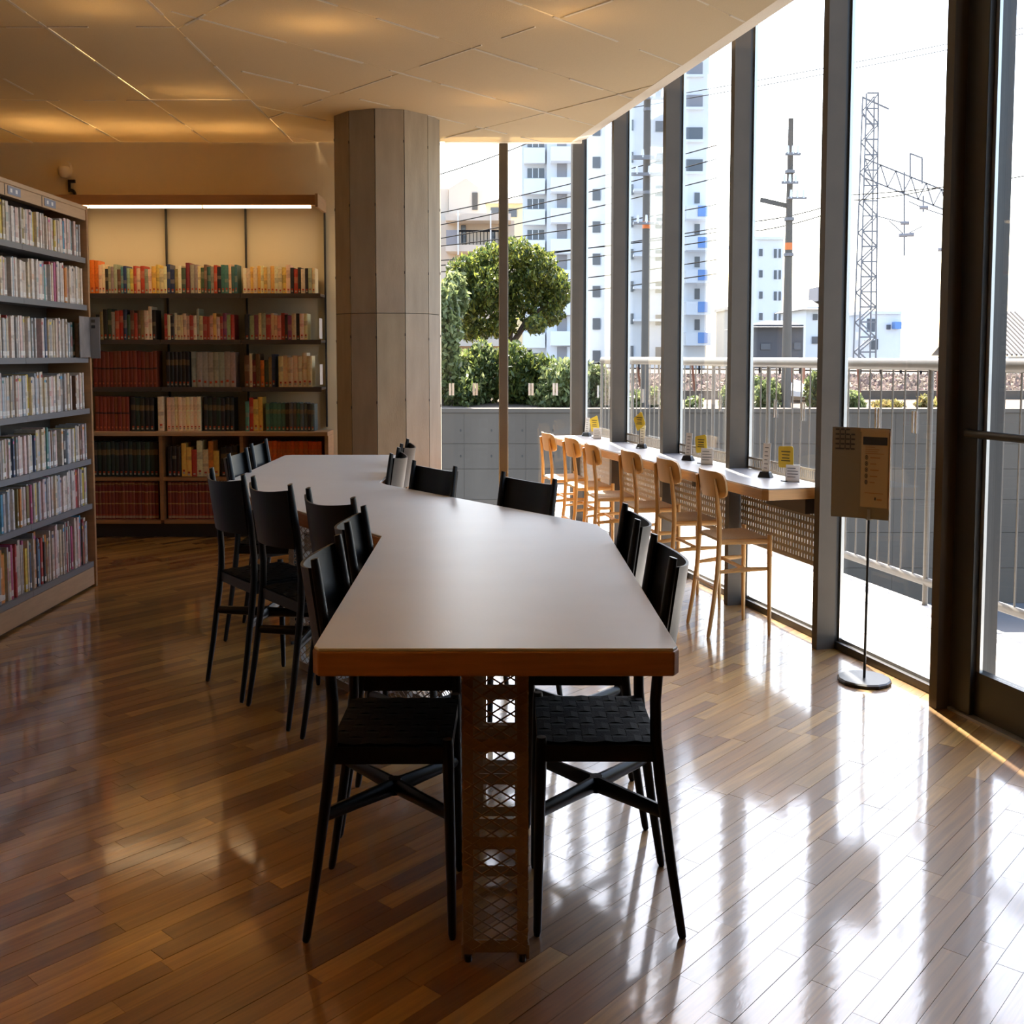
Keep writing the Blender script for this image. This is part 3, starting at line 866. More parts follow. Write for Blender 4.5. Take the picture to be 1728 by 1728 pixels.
def back_books():
    rng = random.Random(11)
    n_ind = 0
    rest = MB()
    for (rn, z, yf, segs) in rows:
        n = 0
        for (x0, x1, pal, h0, h1, t0, t1, gold) in segs:
            x = x0
            while True:
                th = rng.uniform(t0, t1)
                if x + th > x1 + 0.004: break
                name, c = rng.choice(pal)
                c = tuple(v * rng.uniform(1.15, 1.5) for v in c)
                h = rng.uniform(h0, h1)
                if t1 - t0 > 0.012 and rng.random() < 0.05 and rn in ('top', 'second'): h += 0.03
                if gold == 1: bands = [(0.08, 0.13, (0.5, 0.12, 0.05), 1), (0.5, 0.54, (0.03, 0.012, 0.01))]
                elif gold == 2: bands = [(0.05, 0.10, (0.42, 0.36, 0.26), 1), (0.11, 0.15, (0.5, 0.08, 0.03), 1), (0.62, 0.78, tuple(0.75 * p + 0.25 * q for p, q in zip(c, GOLD)))]
                elif gold == 3: bands = [(0.03, 0.09, (0.45, 0.30, 0.18)), (0.10, 0.13, (0.45, 0.07, 0.03)), (0.40, 0.43, GOLD), (0.72, 0.75, GOLD), (0.75, 0.88, (0.18, 0.025, 0.02)), (0.93, 0.96, GOLD)]
                else:
                    lo = rng.uniform(0.03, 0.08)
                    bands = [(lo, lo + 0.06, (0.5, 0.44, 0.36), 1), (lo + 0.07, lo + 0.13, (0.5, 0.07, 0.03), 1)]
                    if rng.random() < 0.6:
                        a = rng.uniform(0.35, 0.6)
                        tc = (0.05, 0.04, 0.04) if sum(c) > 0.8 else (0.55, 0.45, 0.3)
                        bands.append((a, a + rng.uniform(0.1, 0.3), tuple(0.72 * p + 0.28 * q for p, q in zip(c, tc))))
                m = MB()
                book_shape(m, (x, yf + rng.uniform(0, 0.012), z + 0.001), (1, 0, 0), (0, 1, 0), th * 0.975, h, 0.17, c, bands)
                x += th
                n += 1
                kind = 'bound volume' if gold else 'hardback'
                if n_ind < 320:
                    tag(m.build('reference_book', M_BOOK), '%s %s, %s from the left on the %s row of the wall bookcase' % (name, kind, ordinal(n), rn), 'reference book', 'reference books on the wall bookcase')
                    n_ind += 1
                else:
                    o = len(rest.v); rest.v += m.v; rest.f += [tuple(i + o for i in f) for f in m.f]; rest.c += m.c
        x = -5.2
        while x < -4.48:
            th = rng.uniform(0.03, 0.045)
            name, c = rng.choice(MIX)
            m = MB(); book_shape(m, (x, yf, z + 0.001), (1, 0, 0), (0, 1, 0), th * 0.97, rng.uniform(.17, .22), 0.17, c, [(0.05, 0.12, (0.55, 0.48, 0.38))])
            o = len(rest.v); rest.v += m.v; rest.f += [tuple(i + o for i in f) for f in m.f]; rest.c += m.c
            x += th
    tag(rest.build('reference_rows', M_BOOK), 'rows of reference books in the hidden left bay of the wall bookcase', 'books', kind='stuff')
    return n_ind
print('reference books', back_books())

# digit five and the small dome above the bookcases
def text_mesh(body, size, ext):
    cu = bpy.data.curves.new('t', 'FONT'); cu.body = body; cu.size = size; cu.extrude = ext; cu.align_x = 'CENTER'
    ob = bpy.data.objects.new('t', cu); C.objects.link(ob)
    me = bpy.data.meshes.new_from_object(ob)
    bpy.data.objects.remove(ob)
    return me
me = text_mesh('5', 0.235, 0.012)
p = sight(122, 343, BYW - 0.02)
m = MB()
m.add([(v.co.x + p.x, p.y - v.co.z, v.co.y + p.z) for v in me.vertices], [tuple(f.vertices) for f in me.polygons])
tag(m.build('number_sign', M_BLKPL), 'black numeral 5 fixed to the cream wall above the bookcases', 'sign')
p = sight(113, 291, BYW)
t = thing('wall_speaker', (p.x, p.y, p.z), 'small white dome fitting on the cream wall above the numeral', 'fitting')
m = MB(); m.tube([(p.x, BYW, p.z + 0.02), (p.x, BYW - 0.05, p.z + 0.02)], [0.06, 0.055], 20); m.build('mount_plate', M_WALL, t, smooth=True)
m = MB(); m.lathe(p.x, BYW - 0.07, [(0.03, p.z - 0.045), (0.055, p.z - 0.02), (0.062, p.z + 0.01), (0.05, p.z + 0.03)], 16); m.build('dome', M_WALL, t, smooth=True)

# ------------------------------------------------------------------ the long bent table
TZ = 0.71
TP = [(-0.54, 2.811), (0.451, 2.811), (0.468, 2.84), (0.445, 4.70), (0.413, 4.93), (-0.781, 6.452), (-0.845, 6.58), (-0.848, 8.41), (-1.80, 8.41), (-1.86, 8.37),
      (-1.85, 6.42), (-1.80, 6.33), (-0.593, 4.60), (-0.559, 2.84)]
def inset(poly, d):
    n = len(poly); out = []
    for i in range(n):
        p0, p1, p2 = Vector(poly[i - 1]), Vector(poly[i]), Vector(poly[(i + 1) % n])
        d1, d2 = (p1 - p0).normalized(), (p2 - p1).normalized()
        n1, n2 = Vector((-d1.y, d1.x)), Vector((-d2.y, d2.x))
        b = (n1 + n2); b /= max(0.3, b.dot(n1))
        out.append(tuple(p1 + b * d))
    return out
def table():
    t = thing('reading_table', (-0.5, 5.4, 0), 'long zigzag reading table with pale laminate top and oak edge', 'table')
    ins = inset(TP, 0.004)
    bevel(MB().prism(ins, TZ - 0.006, TZ).build('table_top', M_TOP, t), 0.0015, 1)
    bevel(MB().prism(TP, TZ - 0.052, TZ - 0.0055).build('oak_edge', M_EDGE, t), 0.003)
    def lattice(m, o, a, width, z0, z1, sx=0.059, sz=0.025, th=0.0035):
        o, a = Vector(o), Vector(a).normalized()
        sl = sz / sx * 1.0
        for sgn in (1, -1):
            c = -width * sl
            while c < (z1 - z0) + width * sl:
                # z = c + sgn*sl*s
                pts = []
                lo, hi = 0.0, width
                if sgn > 0: s0, s1 = -c / sl, ((z1 - z0) - c) / sl
                else: s0, s1 = (c - (z1 - z0)) / sl, c / sl
                lo, hi = max(lo, s0), min(hi, s1)
                if hi - lo > 0.004:
                    p = o + a * lo + Vector((0, 0, z0 + c + sgn * sl * lo)); q = o + a * hi + Vector((0, 0, z0 + c + sgn * sl * hi))
                    m.beam(p, q, th * 0.7, th, up=(0, 0, 1))
                c += sz
    def plate(m, o, a, width, z0, z1, bars, stile=0.032, th=0.006, bar=0.026):
        o, a = Vector(o), Vector(a).normalized()
        nrm = Vector((-a.y, a.x, 0)) * th
        up = Vector((0, 0, 1))
        m.obox(o + up * z0, a * stile, nrm, up * (z1 - z0)); m.obox(o + a * (width - stile) + up * z0, a * stile, nrm, up * (z1 - z0))
        for zb in bars:
            m.obox(o + a * stile + up * (zb - bar / 2), a * (width - 2 * stile), nrm, up * bar)
    def pedestal(o, along, length, width):
        o, al = Vector((*o, 0)), Vector((*along, 0)).normalized()
        ac = Vector((al.y, -al.x, 0))
        p = MB()
        z1 = TZ - 0.055
        plate(p, o - ac * width / 2, ac, width, 0.004, z1, (0.03, 0.25, 0.455, z1 - 0.013))
        n = max(2, round(length / 0.42))
        ped = p.build('pedestal', M_LEG, t)
        for i in range(1, n + 1):
            q = MB(); plate(q, o + al * (length * i / n) - ac * width / 2 * 0.96, ac, width * 0.96, 0.012, z1, (0.025, 0.14, 0.25, 0.36, 0.455, 0.56, z1 - 0.013), th=0.005)
            q.build('inner_plate', M_LEGIN, ped)
        m = MB(); lattice(m, o - ac * width / 2 - al * 0.004, ac, width, 0.02, z1)
        tag(m.build('expanded_mesh', M_LEG, ped), kind='stuff')
        for s in (-1, 1):
            m = MB(); lattice(m, o + ac * s * (width / 2 + 0.002), al, length, 0.02, z1, 0.062, 0.028)
            tag(m.build('expanded_mesh', M_LEG, ped), kind='stuff')
            m = MB(); m.beam(o + ac * s * width / 2 + Vector((0, 0, 0.018)), o + al * length + ac * s * width / 2 + Vector((0, 0, 0.018)), 0.012, 0.03)
            m.beam(o + ac * s * width / 2 + Vector((0, 0, z1 - 0.02)), o + al * length + ac * s * width / 2 + Vector((0, 0, z1 - 0.02)), 0.012, 0.03)
            m.build('side_rail', M_LEG, ped)
        for e in (0.0, length):
            for s in (-1, 1):
                c = o + al * e + ac * s * (width / 2 - 0.016)
                MB().lathe(c.x, c.y, [(0.012, 0.0), (0.012, 0.013)], 8).build('glide', M_BLKPL, ped)
    pedestal((-0.052, 3.09), (0, 1), 1.45, 0.2)
    pedestal((-0.22, 4.95), (-0.63, 0.777), 1.55, 0.2)
    pedestal((-1.35, 6.62), (0, 1), 1.45, 0.2)
table()

# ------------------------------------------------------------------ black chairs
def black_chair(cx, cy, deg, label, woven=False):
    a = math.radians(deg)
    f = Vector((math.cos(a), math.sin(a), 0)); r = Vector((math.sin(a), -math.cos(a), 0))
    O = Vector((cx, cy, 0))
    P = lambda x, y, z: O + r * x + f * y + Vector((0, 0, z))
    t = thing('black_chair', (cx, cy, 0), label, 'chair', 'black chairs around the reading table')
    SZ = 0.435
    for s in (-1, 1):
        pts = [P(s * 0.238, -0.245, 0.0), P(s * 0.236, -0.24, 0.012), P(s * 0.231, -0.205, 0.16), P(s * 0.226, -0.168, 0.34), P(s * 0.223, -0.152, 0.44), P(s * 0.221, -0.150, 0.52), P(s * 0.219, -0.164, 0.64), P(s * 0.217, -0.198, 0.80), P(s * 0.217, -0.203, 0.825)]
        MB().tube(pts, [0.010, 0.0135, 0.016, 0.0185, 0.019, 0.0185, 0.0175, 0.015, 0.013], 12).build('rear_leg', M_BLACK, t, smooth=True)
        pts = [P(s * 0.222, 0.228, 0.0), P(s * 0.222, 0.227, 0.012), P(s * 0.221, 0.222, 0.2), P(s * 0.220, 0.215, SZ - 0.01), P(s * 0.220, 0.215, SZ + 0.004)]
        MB().tube(pts, [0.010, 0.0135, 0.017, 0.019, 0.016], 12).build('front_leg', M_BLACK, t, smooth=True)
        MB().beam(P(s * 0.222, -0.15, SZ - 0.03), P(s * 0.220, 0.215, SZ - 0.03), 0.02, 0.036).build('side_rail', M_BLACK, t)
    MB().beam(P(-0.22, 0.215, SZ - 0.03), P(0.22, 0.215, SZ - 0.03), 0.02, 0.036).build('front_rail', M_BLACK, t)
    MB().beam(P(-0.22, -0.153, SZ - 0.03), P(0.22, -0.153, SZ - 0.03), 0.02, 0.036).build('rear_rail', M_BLACK, t)
    # backrest: bent plywood between the posts, hollow towards the sitter
    m = MB(); nx, nz = 12, 6
    z0, z1 = 0.605, 0.805
    grid = []
    for side in (0, 1):
        for j in range(nz + 1):
            v = j / nz
            z = z0 + (z1 - z0) * v
            yb = -0.160 + (-0.198 + 0.160) * (z - 0.62) / 0.18
            for i in range(nx + 1):
                u = i / nx * 2 - 1
                x = u * 0.218
                bow = -0.062 * (1 - u * u) - 0.014
                zz = z - 0.012 * (1 - u * u) * v
                grid.append(P(x, yb + bow - side * 0.010, zz))
    N = (nx + 1) * (nz + 1)
    fs = []
    for j in range(nz):
        for i in range(nx):
            q = j * (nx + 1) + i
            fs.append((q, q + 1, q + nx + 2, q + nx + 1)); fs.append((N + q, N + q + nx + 1, N + q + nx + 2, N + q + 1))
    rim = [j * (nx + 1) for j in range(nz + 1)]
    def strip(ids):
        for a_, b_ in zip(ids[:-1], ids[1:]):
            fs.append((a_, b_, b_ + N, a_ + N))
    strip(list(range(nx + 1))); strip([nz * (nx + 1) + i for i in range(nx + 1)])
    strip([j * (nx + 1) for j in range(nz + 1)]); strip([j * (nx + 1) + nx for j in range(nz + 1)])
    m.add(grid, fs); m.build('backrest', M_BLACK, t, smooth=True)
    # crossed stretcher
    st = MB()
    zc = 0.275
    for s in (-1, 1):
        p, q = P(s * 0.228, -0.182, zc), P(-s * 0.221, 0.221, zc)
        c = (p + q) / 2
        st.tube([p, p.lerp(c, 0.5), c, c.lerp(q, 0.5), q], [0.015, 0.0165, 0.0195, 0.0165, 0.015], 10)
    st.tube([P(0, 0.02, zc - 0.016), P(0, 0.02, zc + 0.018)], [0.028, 0.022], 12)
    st.build('crossed_stretcher', M_BLACK, t, smooth=True)
    # woven webbing seat
    nb = 8
    seat = MB()
    seat.hexa([P(-0.205, -0.14, SZ - 0.022), P(0.205, -0.14, SZ - 0.022), P(0.205, 0.205, SZ - 0.022), P(-0.205, 0.205, SZ - 0.022),
               P(-0.205, -0.14, SZ - 0.012), P(0.205, -0.14, SZ - 0.012), P(0.205, 0.205, SZ - 0.012), P(-0.205, 0.205, SZ - 0.012)])
    bands = []
    x0, x1, y0, y1 = -0.222, 0.222, -0.16, 0.226
    wx, wy = (x1 - x0) / nb, (y1 - y0) / nb
    for axis in (0, 1):
        for k in range(nb):
            v, fcs = [], []
            for q in range(nb * 2 + 1):
                cell = q // 2 if q < nb * 2 else nb - 1
                up = ((k + cell + axis) % 2) * 0.005
                h = SZ - 0.009 + (up if q % 2 == 1 else 0.0025)
                if axis == 0:
                    xx = x0 + k * wx
                    yy = y0 + q * wy / 2
                    v += [P(xx + 0.0015, yy, h), P(xx + wx - 0.0015, yy, h)]
                else:
                    yy = y0 + k * wy
                    xx = x0 + q * wx / 2
                    v += [P(xx, yy + 0.0015, h), P(xx, yy + wy - 0.0015, h)]
                if q: fcs.append((q * 2 - 2, q * 2 - 1, q * 2 + 1, q * 2))
            n = len(v)
            v += [p - Vector((0, 0, 0.004)) for p in v]
            fcs += [tuple(i + n for i in reversed(ff)) for ff in fcs]
            for q in range(nb * 2):
                fcs += [(q * 2, q * 2 + 2, q * 2 + 2 + n, q * 2 + n), (q * 2 + 1, q * 2 + 1 + n, q * 2 + 3 + n, q * 2 + 3)]
            bands.append((v, fcs))
    if woven:
        so = seat.build('seat', M_WEB, t)
        for v, fcs in bands:
            MB().add(v, fcs).build('webbing_band', M_WEB, so)
    else:
        for v, fcs in bands: seat.add(v, fcs)
        seat.build('seat', M_WEB, t)
    return t

black_chair(-0.42, 3.43, 0, 'black chair with woven seat, nearest on the left side of the table', True)
black_chair(-0.432, 4.15, 0, 'black chair second from the near left corner, tucked against the table edge')
black_chair(-0.694, 4.913, 38.4, 'black chair seen from behind, wedged at the inner bend of the table')
black_chair(-1.081, 5.392, 38.4, 'black chair seen from behind, middle of the three on the slanting left side')
black_chair(-1.425, 5.815, 38.4, 'black chair seen from behind, nearest to the tall left bookcase')
black_chair(-1.649, 6.92, 0, 'black chair with blue-lit backrest, nearer of two at the far left of the table')
black_chair(-1.695, 7.688, 0, 'black chair with blue-lit backrest, farthest on the left of the table')
black_chair(0.309, 3.45, 180, 'black chair with woven seat, nearest on the right side of the table', True)
black_chair(0.289, 4.215, 180, 'black chair second from the near right corner, window-lit backrest edge')
black_chair(-0.071, 5.363, 218.4, 'black chair on the slanting right side, in front of the slim window mullion')
black_chair(-0.621, 5.969, 218.4, 'black chair on the slanting right side, just right of the concrete column')
black_chair(-0.992, 6.94, 180, 'black chair at the column, nearer of two with bright curved backs')
black_chair(-1.005, 7.688, 180, 'black chair at the column, farther of two with bright curved backs')

# ------------------------------------------------------------------ counter along the glass
CNZ = 0.69
def counter():
    t = thing('window_counter', gp(8.8, -0.1), 'narrow window counter with grey top and oak edge along the glass wall', 'counter')
    ya, yb = 6.56, 10.98
    def cp(y, n): return gp(y, n)
    din = -0.345
    a, b = gp(ya, 0.165), gp(ya, din)
    far = (10.9 - ya) / 0.9636
    # outline: near end with a chamfered corner, notched around nothing: posts pass in front of it
    poly = [gp(ya, 0.15), gp(ya, din + 0.03), gp(ya, din, 0, 0.03), gp(ya, din, 0, far), gp(ya, 0.15, 0, far)]
    poly = [(p.x, p.y) for p in poly]
    bevel(MB().prism(inset(poly[::-1], 0.003)[::-1], CNZ - 0.005, CNZ).build('counter_top', M_CTOP, t), 0.001, 1)
    bevel(MB().prism(poly, CNZ - 0.05, CNZ - 0.0045).build('oak_edge', M_CEDGE, t), 0.003)
    for i in range(1, 5):
        y0, y1 = PY[i] + 0.06, PY[i + 1] - 0.005
        p0, p1 = gp(y0, 0.10), gp(y1, 0.10)
        L_ = (p1 - p0).length; u = (p1 - p0).normalized()
        m = MB()
        def perf(z0, z1, pitch_x, pitch_z, hw, hh):
            nx = int(L_ / pitch_x); nz = max(1, round((z1 - z0) / pitch_z))
            px, pz = L_ / nx, (z1 - z0) / nz
            for i_ in range(nx):
                for j in range(nz):
                    x = i_ * px; z = z0 + j * pz
                    q = lambda s, w: p0 + u * (x + s) + Vector((0, 0, z + w))
                    c = [q(0, 0), q(px, 0), q(px, pz), q(0, pz)]
                    off = 0.0
                    cx_, cz_ = px / 2, pz / 2
                    h = [q(cx_ - hw, cz_ - hh), q(cx_ + hw, cz_ - hh), q(cx_ + hw, cz_ + hh), q(cx_ - hw, cz_ + hh)]
                    m.add(c + h, [(0, 1, 5, 4), (1, 2, 6, 5), (2, 3, 7, 6), (3, 0, 4, 7)])
        perf(0.345, 0.645, 0.034, 0.0333, 0.005, 0.009)
        o = m.build('perforated_panel', M_PERF, t, fix=False)
        so = o.modifiers.new('sheet', 'SOLIDIFY'); so.thickness = 0.002
        m = MB()
        p0, p1 = gp(y0, 0.155), gp(y1, 0.155)
        perf(CNZ + 0.002, CNZ + 0.058, 0.026, 0.056, 0.0065, 0.018)
        o = m.build('perforated_upstand', M_PERF, t, fix=False)
        so = o.modifiers.new('sheet', 'SOLIDIFY'); so.thickness = 0.002
        m = MB(); m.beam(gp(y0, 0.10, 0.338), gp(y1, 0.10, 0.338), 0.014, 0.014); m.build('panel_rail', M_PERF, t)
    m = MB(); a_ = gp(ya + 0.02, -0.06); m.obox(gp(ya + 0.05, -0.02, 0.57), GN * 0.13, GD * 0.5, (0, 0, 0.07)); m.build('power_box', M_SHDARK, t)
    for i in range(2, 5):
        m = MB(); m.obox(gp(PY[i], -0.28, CNZ - 0.085), GN * 0.28, GD * 0.05, (0, 0, 0.035)); m.build('bracket', M_STEEL, t)
counter()

# ------------------------------------------------------------------ light oak chairs at the counter
def oak_chair(cx, cy, deg, label):
    a = math.radians(deg)
    f = Vector((math.cos(a), math.sin(a), 0)); r = Vector((math.sin(a), -math.cos(a), 0))
    O = Vector((cx, cy, 0))
    P = lambda x, y, z: O + r * x + f * y + Vector((0, 0, z))
    t = thing('oak_chair', (cx, cy, 0), label, 'chair', 'light oak chairs along the window counter')
    for s in (-1, 1):
        pts = [P(s * 0.190, -0.222, 0.0), P(s * 0.190, -0.215, 0.02), P(s * 0.186, -0.185, 0.14), P(s * 0.182, -0.158, 0.28), P(s * 0.18, -0.146, 0.42), P(s * 0.178, -0.148, 0.52), P(s * 0.165, -0.165, 0.64), P(s * 0.155, -0.178, 0.705)]
        MB().tube(pts, [0.010, 0.0135, 0.015, 0.017, 0.0175, 0.0165, 0.0145, 0.0115], 10).build('rear_leg', M_BEECH, t, smooth=True)
        pts = [P(s * 0.214, 0.205, 0.0), P(s * 0.213, 0.205, 0.02), P(s * 0.212, 0.202, 0.2), P(s * 0.210, 0.20, 0.36), P(s * 0.210, 0.20, 0.455)]
        MB().tube(pts, [0.0105, 0.012, 0.015, 0.0175, 0.0165], 10).build('front_leg', M_BEECH, t, smooth=True)
        for z in (0.29, 0.205):
            if z > 0.25:
                MB().tube([P(s * 0.181, -0.155, z), P(s * 0.197, 0.02, z + 0.01), P(s * 0.211, 0.20, z + 0.012)], [0.008, 0.0115, 0.008], 8).build('side_stretcher', M_BEECH, t, smooth=True)
        MB().tube([P(s * 0.18, -0.147, 0.425), P(s * 0.21, 0.20, 0.425)], 0.012, 8).build('seat_rail', M_BEECH, t, smooth=True)
    MB().tube([P(-0.197, 0.03, 0.302), P(0.197, 0.03, 0.302)], [0.009, 0.009], 8).build('cross_stretcher', M_BEECH, t, smooth=True)
    MB().tube([P(-0.184, -0.172, 0.22), P(0.184, -0.172, 0.22)], [0.009, 0.009], 8).build('rear_stretcher', M_BEECH, t, smooth=True)
    MB().tube([P(-0.21, 0.20, 0.425), P(0.21, 0.20, 0.425)], 0.012, 8).build('front_rail', M_BEECH, t, smooth=True)
    # paper-cord seat, sagging a little
    m = MB(); n = 10; g = []
    for side in (0, 1):
        for j in range(n + 1):
            v = j / n
            for i in range(n + 1):
                u = i / n * 2 - 1
                w = 0.172 + 0.030 * v
                y = -0.15 + 0.355 * v
                e = max(abs(u), abs(v * 2 - 1))
                dz = -0.012 * (1 - e * e) - (0.012 if e > 0.95 else 0.0)
                g.append(P(u * w, y, 0.450 + dz - side * 0.02 * (1 if e < 0.95 else 0.6)))
    N = (n + 1) ** 2; fs = []
    for j in range(n):
        for i in range(n):
            q = j * (n + 1) + i
            fs += [(q, q + 1, q + n + 2, q + n + 1), (N + q, N + q + n + 1, N + q + n + 2, N + q + 1)]
    for ids in ([i for i in range(n + 1)], [n * (n + 1) + i for i in range(n + 1)], [j * (n + 1) for j in range(n + 1)], [j * (n + 1) + n for j in range(n + 1)]):
        for a_, b_ in zip(ids[:-1], ids[1:]): fs.append((a_, b_, b_ + N, a_ + N))
    m.add(g, fs); m.build('seat', M_CORD, t, smooth=True)
    # curved backrest with rounded corners
    m = MB(); nx, nz = 16, 8; g = []
    z0, z1 = 0.618, 0.737
    for side in (0, 1):
        for j in range(nz + 1):
            v = j / nz * 2 - 1
            for i in range(nx + 1):
                u = i / nx * 2 - 1
                hw = 0.232 * (1 - 0.14 * max(0, abs(v) - 0.35) ** 2 / 0.42)
                x = u * hw
                cu = 1 - 0.20 * max(0, abs(u) - 0.72) ** 2 / 0.078
                z = (z0 + z1) / 2 + v * (z1 - z0) / 2 * cu
                y = -0.157 - 0.058 * (1 - u * u) + 0.012 - 0.22 * (z - 0.66) - side * 0.013
                g.append(P(x, y + 0.034, z))
    N = (nx + 1) * (nz + 1); fs = []
    for j in range(nz):
        for i in range(nx):
            q = j * (nx + 1) + i
            fs += [(q, q + 1, q + nx + 2, q + nx + 1), (N + q, N + q + nx + 1, N + q + nx + 2, N + q + 1)]
    for ids in ([i for i in range(nx + 1)], [nz * (nx + 1) + i for i in range(nx + 1)], [j * (nx + 1) for j in range(nz + 1)], [j * (nx + 1) + nx for j in range(nz + 1)]):
        for a_, b_ in zip(ids[:-1], ids[1:]): fs.append((a_, b_, b_ + N, a_ + N))
    m.add(g, fs); m.build('backrest', M_BEECH, t, smooth=True)

OC = [(1.49, 7.00, 11, 'light oak chair nearest the camera, at the near end of the window counter'),
      (1.305, 7.76, 12, 'light oak chair second from the near end of the window counter'),
      (1.10, 8.40, 13, 'light oak chair third from the near end of the window counter'),
      (0.84, 9.03, 10, 'light oak chair fourth from the near end, with a sunlit cord seat'),
      (0.70, 9.74, 13, 'light oak chair second from the room corner at the counter'),
      (0.50, 10.35, 13, 'light oak chair in the room corner, against the back window')]
for c in OC: oak_chair(*c)

# ------------------------------------------------------------------ small signs on the counter
def print_lines(t, o, u, w, zs, lens, hgt, back):
    for z, l in zip(zs, lens):
        MB().obox(o + u * (w * 0.12) + Vector((0, 0, z)) + back, u * (w * 0.76 * l), back * 0.5, (0, 0, hgt)).build('print_line', M_INK, t)

def strip_sign(px, py0, py1, y, label):
    b, tp = sight(px, py1, y), sight(px, py0, y)
    t = thing('strip_sign', (b.x, y, CNZ), label, 'sign', 'white strip signs on the window counter')
    u = Vector((0.75, -0.66, 0)).normalized(); w = 0.058
    nb_ = Vector((u.y, -u.x, 0)); nb_ = nb_ if nb_.y < 0 else -nb_
    hb = 0.028
    lean = Vector((0.012, 0.012, 0))
    o = Vector((b.x, y, CNZ)) - u * w / 2
    m = MB()
    q = [o + Vector((0, 0, 0.02)), o + u * w + Vector((0, 0, 0.02)), o + u * w + lean + Vector((0, 0, tp.z - CNZ)), o + lean + Vector((0, 0, tp.z - CNZ))]
    m.hexa([q[0], q[1], q[1] - nb_ * 0.002, q[0] - nb_ * 0.002, q[3], q[2], q[2] - nb_ * 0.002, q[3] - nb_ * 0.002])
    card = m.build('card', M_WHITE, t)
    hh = tp.z - CNZ - 0.02
    for k in range(6):
        f = 0.16 + k * 0.135
        p = o + lean * f + Vector((0, 0, 0.02 + hh * f)) + nb_ * 0.001
        MB().obox(p + u * w * 0.25, u * w * (0.5 if k % 2 else 0.38), nb_ * 0.001, (0, 0, hh * 0.022)).build('print_line', M_WIN, card)
    c = o + u * w / 2
    m = MB()
    for (zz0, zz1, s0, s1) in ((0.0, hb, 0.05, 0.034),):
        v = []
        for z_, s_ in ((0.0, s0), (hb, s1)):
            for (sa, sb) in ((-1, -1), (1, -1), (1, 1), (-1, 1)):
                v.append(c + u * sa * s_ + nb_ * sb * s_ * 0.6 + Vector((0, 0, z_)))
        m.hexa(v)
    bevel(m.build('holder', M_BLKPL, t), 0.005)

def yellow_card(px, py, y, tilt, label, r=0.048):
    p = sight(px, py, y)
    t = thing('yellow_card', (p.x, y, CNZ), label, 'card', 'yellow cards on the window counter')
    u = Vector((0.8, -0.6, 0)).normalized()
    nn = Vector((-0.6, -0.8, 0))
    m = MB(); poly = []
    hw, hh = r, r * 0.92
    for (sx, sz) in ((1, 1), (-1, 1), (-1, -1), (1, -1)):
        for k in range(4):
            a = math.atan2(sz, sx) - math.pi / 4 + k * math.pi / 6
            poly.append((sx * (hw - 0.012) + 0.012 * math.cos(a), sz * (hh - 0.012) + 0.012 * math.sin(a)))
    ca, sa = math.cos(tilt), math.sin(tilt)
    pts = [(x * ca - z * sa, x * sa + z * ca) for x, z in poly]
    v = [p + u * x + Vector((0, 0, z)) for x, z in pts] + [p + u * x + Vector((0, 0, z)) - nn * 0.003 for x, z in pts]
    n = len(pts)
    m.add(v, [tuple(range(n)), tuple(range(2 * n - 1, n - 1, -1))] + [(i, (i + 1) % n, (i + 1) % n + n, i + n) for i in range(n)])
    card = m.build('card_face', M_YEL, t)
    for k, l in ((0.45, 0.6), (0.15, 0.5), (-0.15, 0.5), (-0.4, 0.6)):
        a_ = p + u * (-hw * l) + Vector((0, 0, hh * k)) + nn * 0.001
        MB().obox(a_, u * hw * 2 * l, nn * 0.001, (0, 0, 0.004)).build('print_line', M_INK, card)
    m = MB(); m.tube([Vector((p.x, y, CNZ + 0.004)) - nn * 0.006, p - nn * 0.004], 0.0025, 6); m.build('stem', M_BLKPL, t)
    m = MB(); m.lathe(p.x, y + 0.005, [(0.03, CNZ), (0.03, CNZ + 0.004), (0.005, CNZ + 0.007)], 14); m.build('foot', M_BLKPL, t)

def white_plate(px0, px1, py0, py1, y, label):
    a, b = sight(px0, py1, y), sight(px1, py0, y)
    t = thing('acrylic_notice', ((a.x + b.x) / 2, y, CNZ), label, 'notice', 'clear acrylic notices on the window counter')
    u = Vector((0.94, -0.34, 0)).normalized(); nn = Vector((-0.34, -0.94, 0))
    w = (b.x - a.x)
    o = Vector((a.x, y, CNZ))
    h = b.z - CNZ
    m = MB(); m.obox(o, u * w, -nn * 0.004, (0, 0, h)); c = m.build('plate', M_WHITE, t)
    m = MB(); m.obox(o, u * w, -nn * 0.05, (0, 0, 0.004)); m.build('foot', M_WHITE, t)
    for k in range(4):
        MB().obox(o + u * w * 0.1 + nn * 0.001 + Vector((0, 0, h * (0.78 - 0.17 * k))), u * w * (0.6 if k in (0, 3) else 0.78), nn * 0.001, (0, 0, 0.0028)).build('print_line', M_WIN, c)

strip_sign(1292, 748, 792, 7.10, 'white strip sign in a black holder in the nearest counter bay')
strip_sign(1161, 731, 765, 8.25, 'white strip sign in a black holder in the second counter bay')
strip_sign(1083, 718, 749, 9.35, 'white strip sign in a black holder in the third counter bay')
strip_sign(990, 705, 731, 10.75, 'white strip sign in a black holder in the corner counter bay')
yellow_card(1326, 771, 6.88, 0.03, 'upright yellow card on a stem in the nearest counter bay', 0.052)
yellow_card(1183, 749, 8.02, 0.15, 'yellow card tilted slightly in the second counter bay')
yellow_card(1079, 711, 9.30, 0.5, 'yellow card leaning diagonally in the third counter bay')
yellow_card(1003, 715, 10.55, 0.3, 'yellow card tilted in the corner counter bay', 0.05)
white_plate(1326, 1349, 784, 806, 6.86, 'clear notice plate in front of the upright yellow card, nearest bay')
white_plate(1183, 1203, 756, 775, 7.95, 'clear notice plate beside the yellow card in the second counter bay')
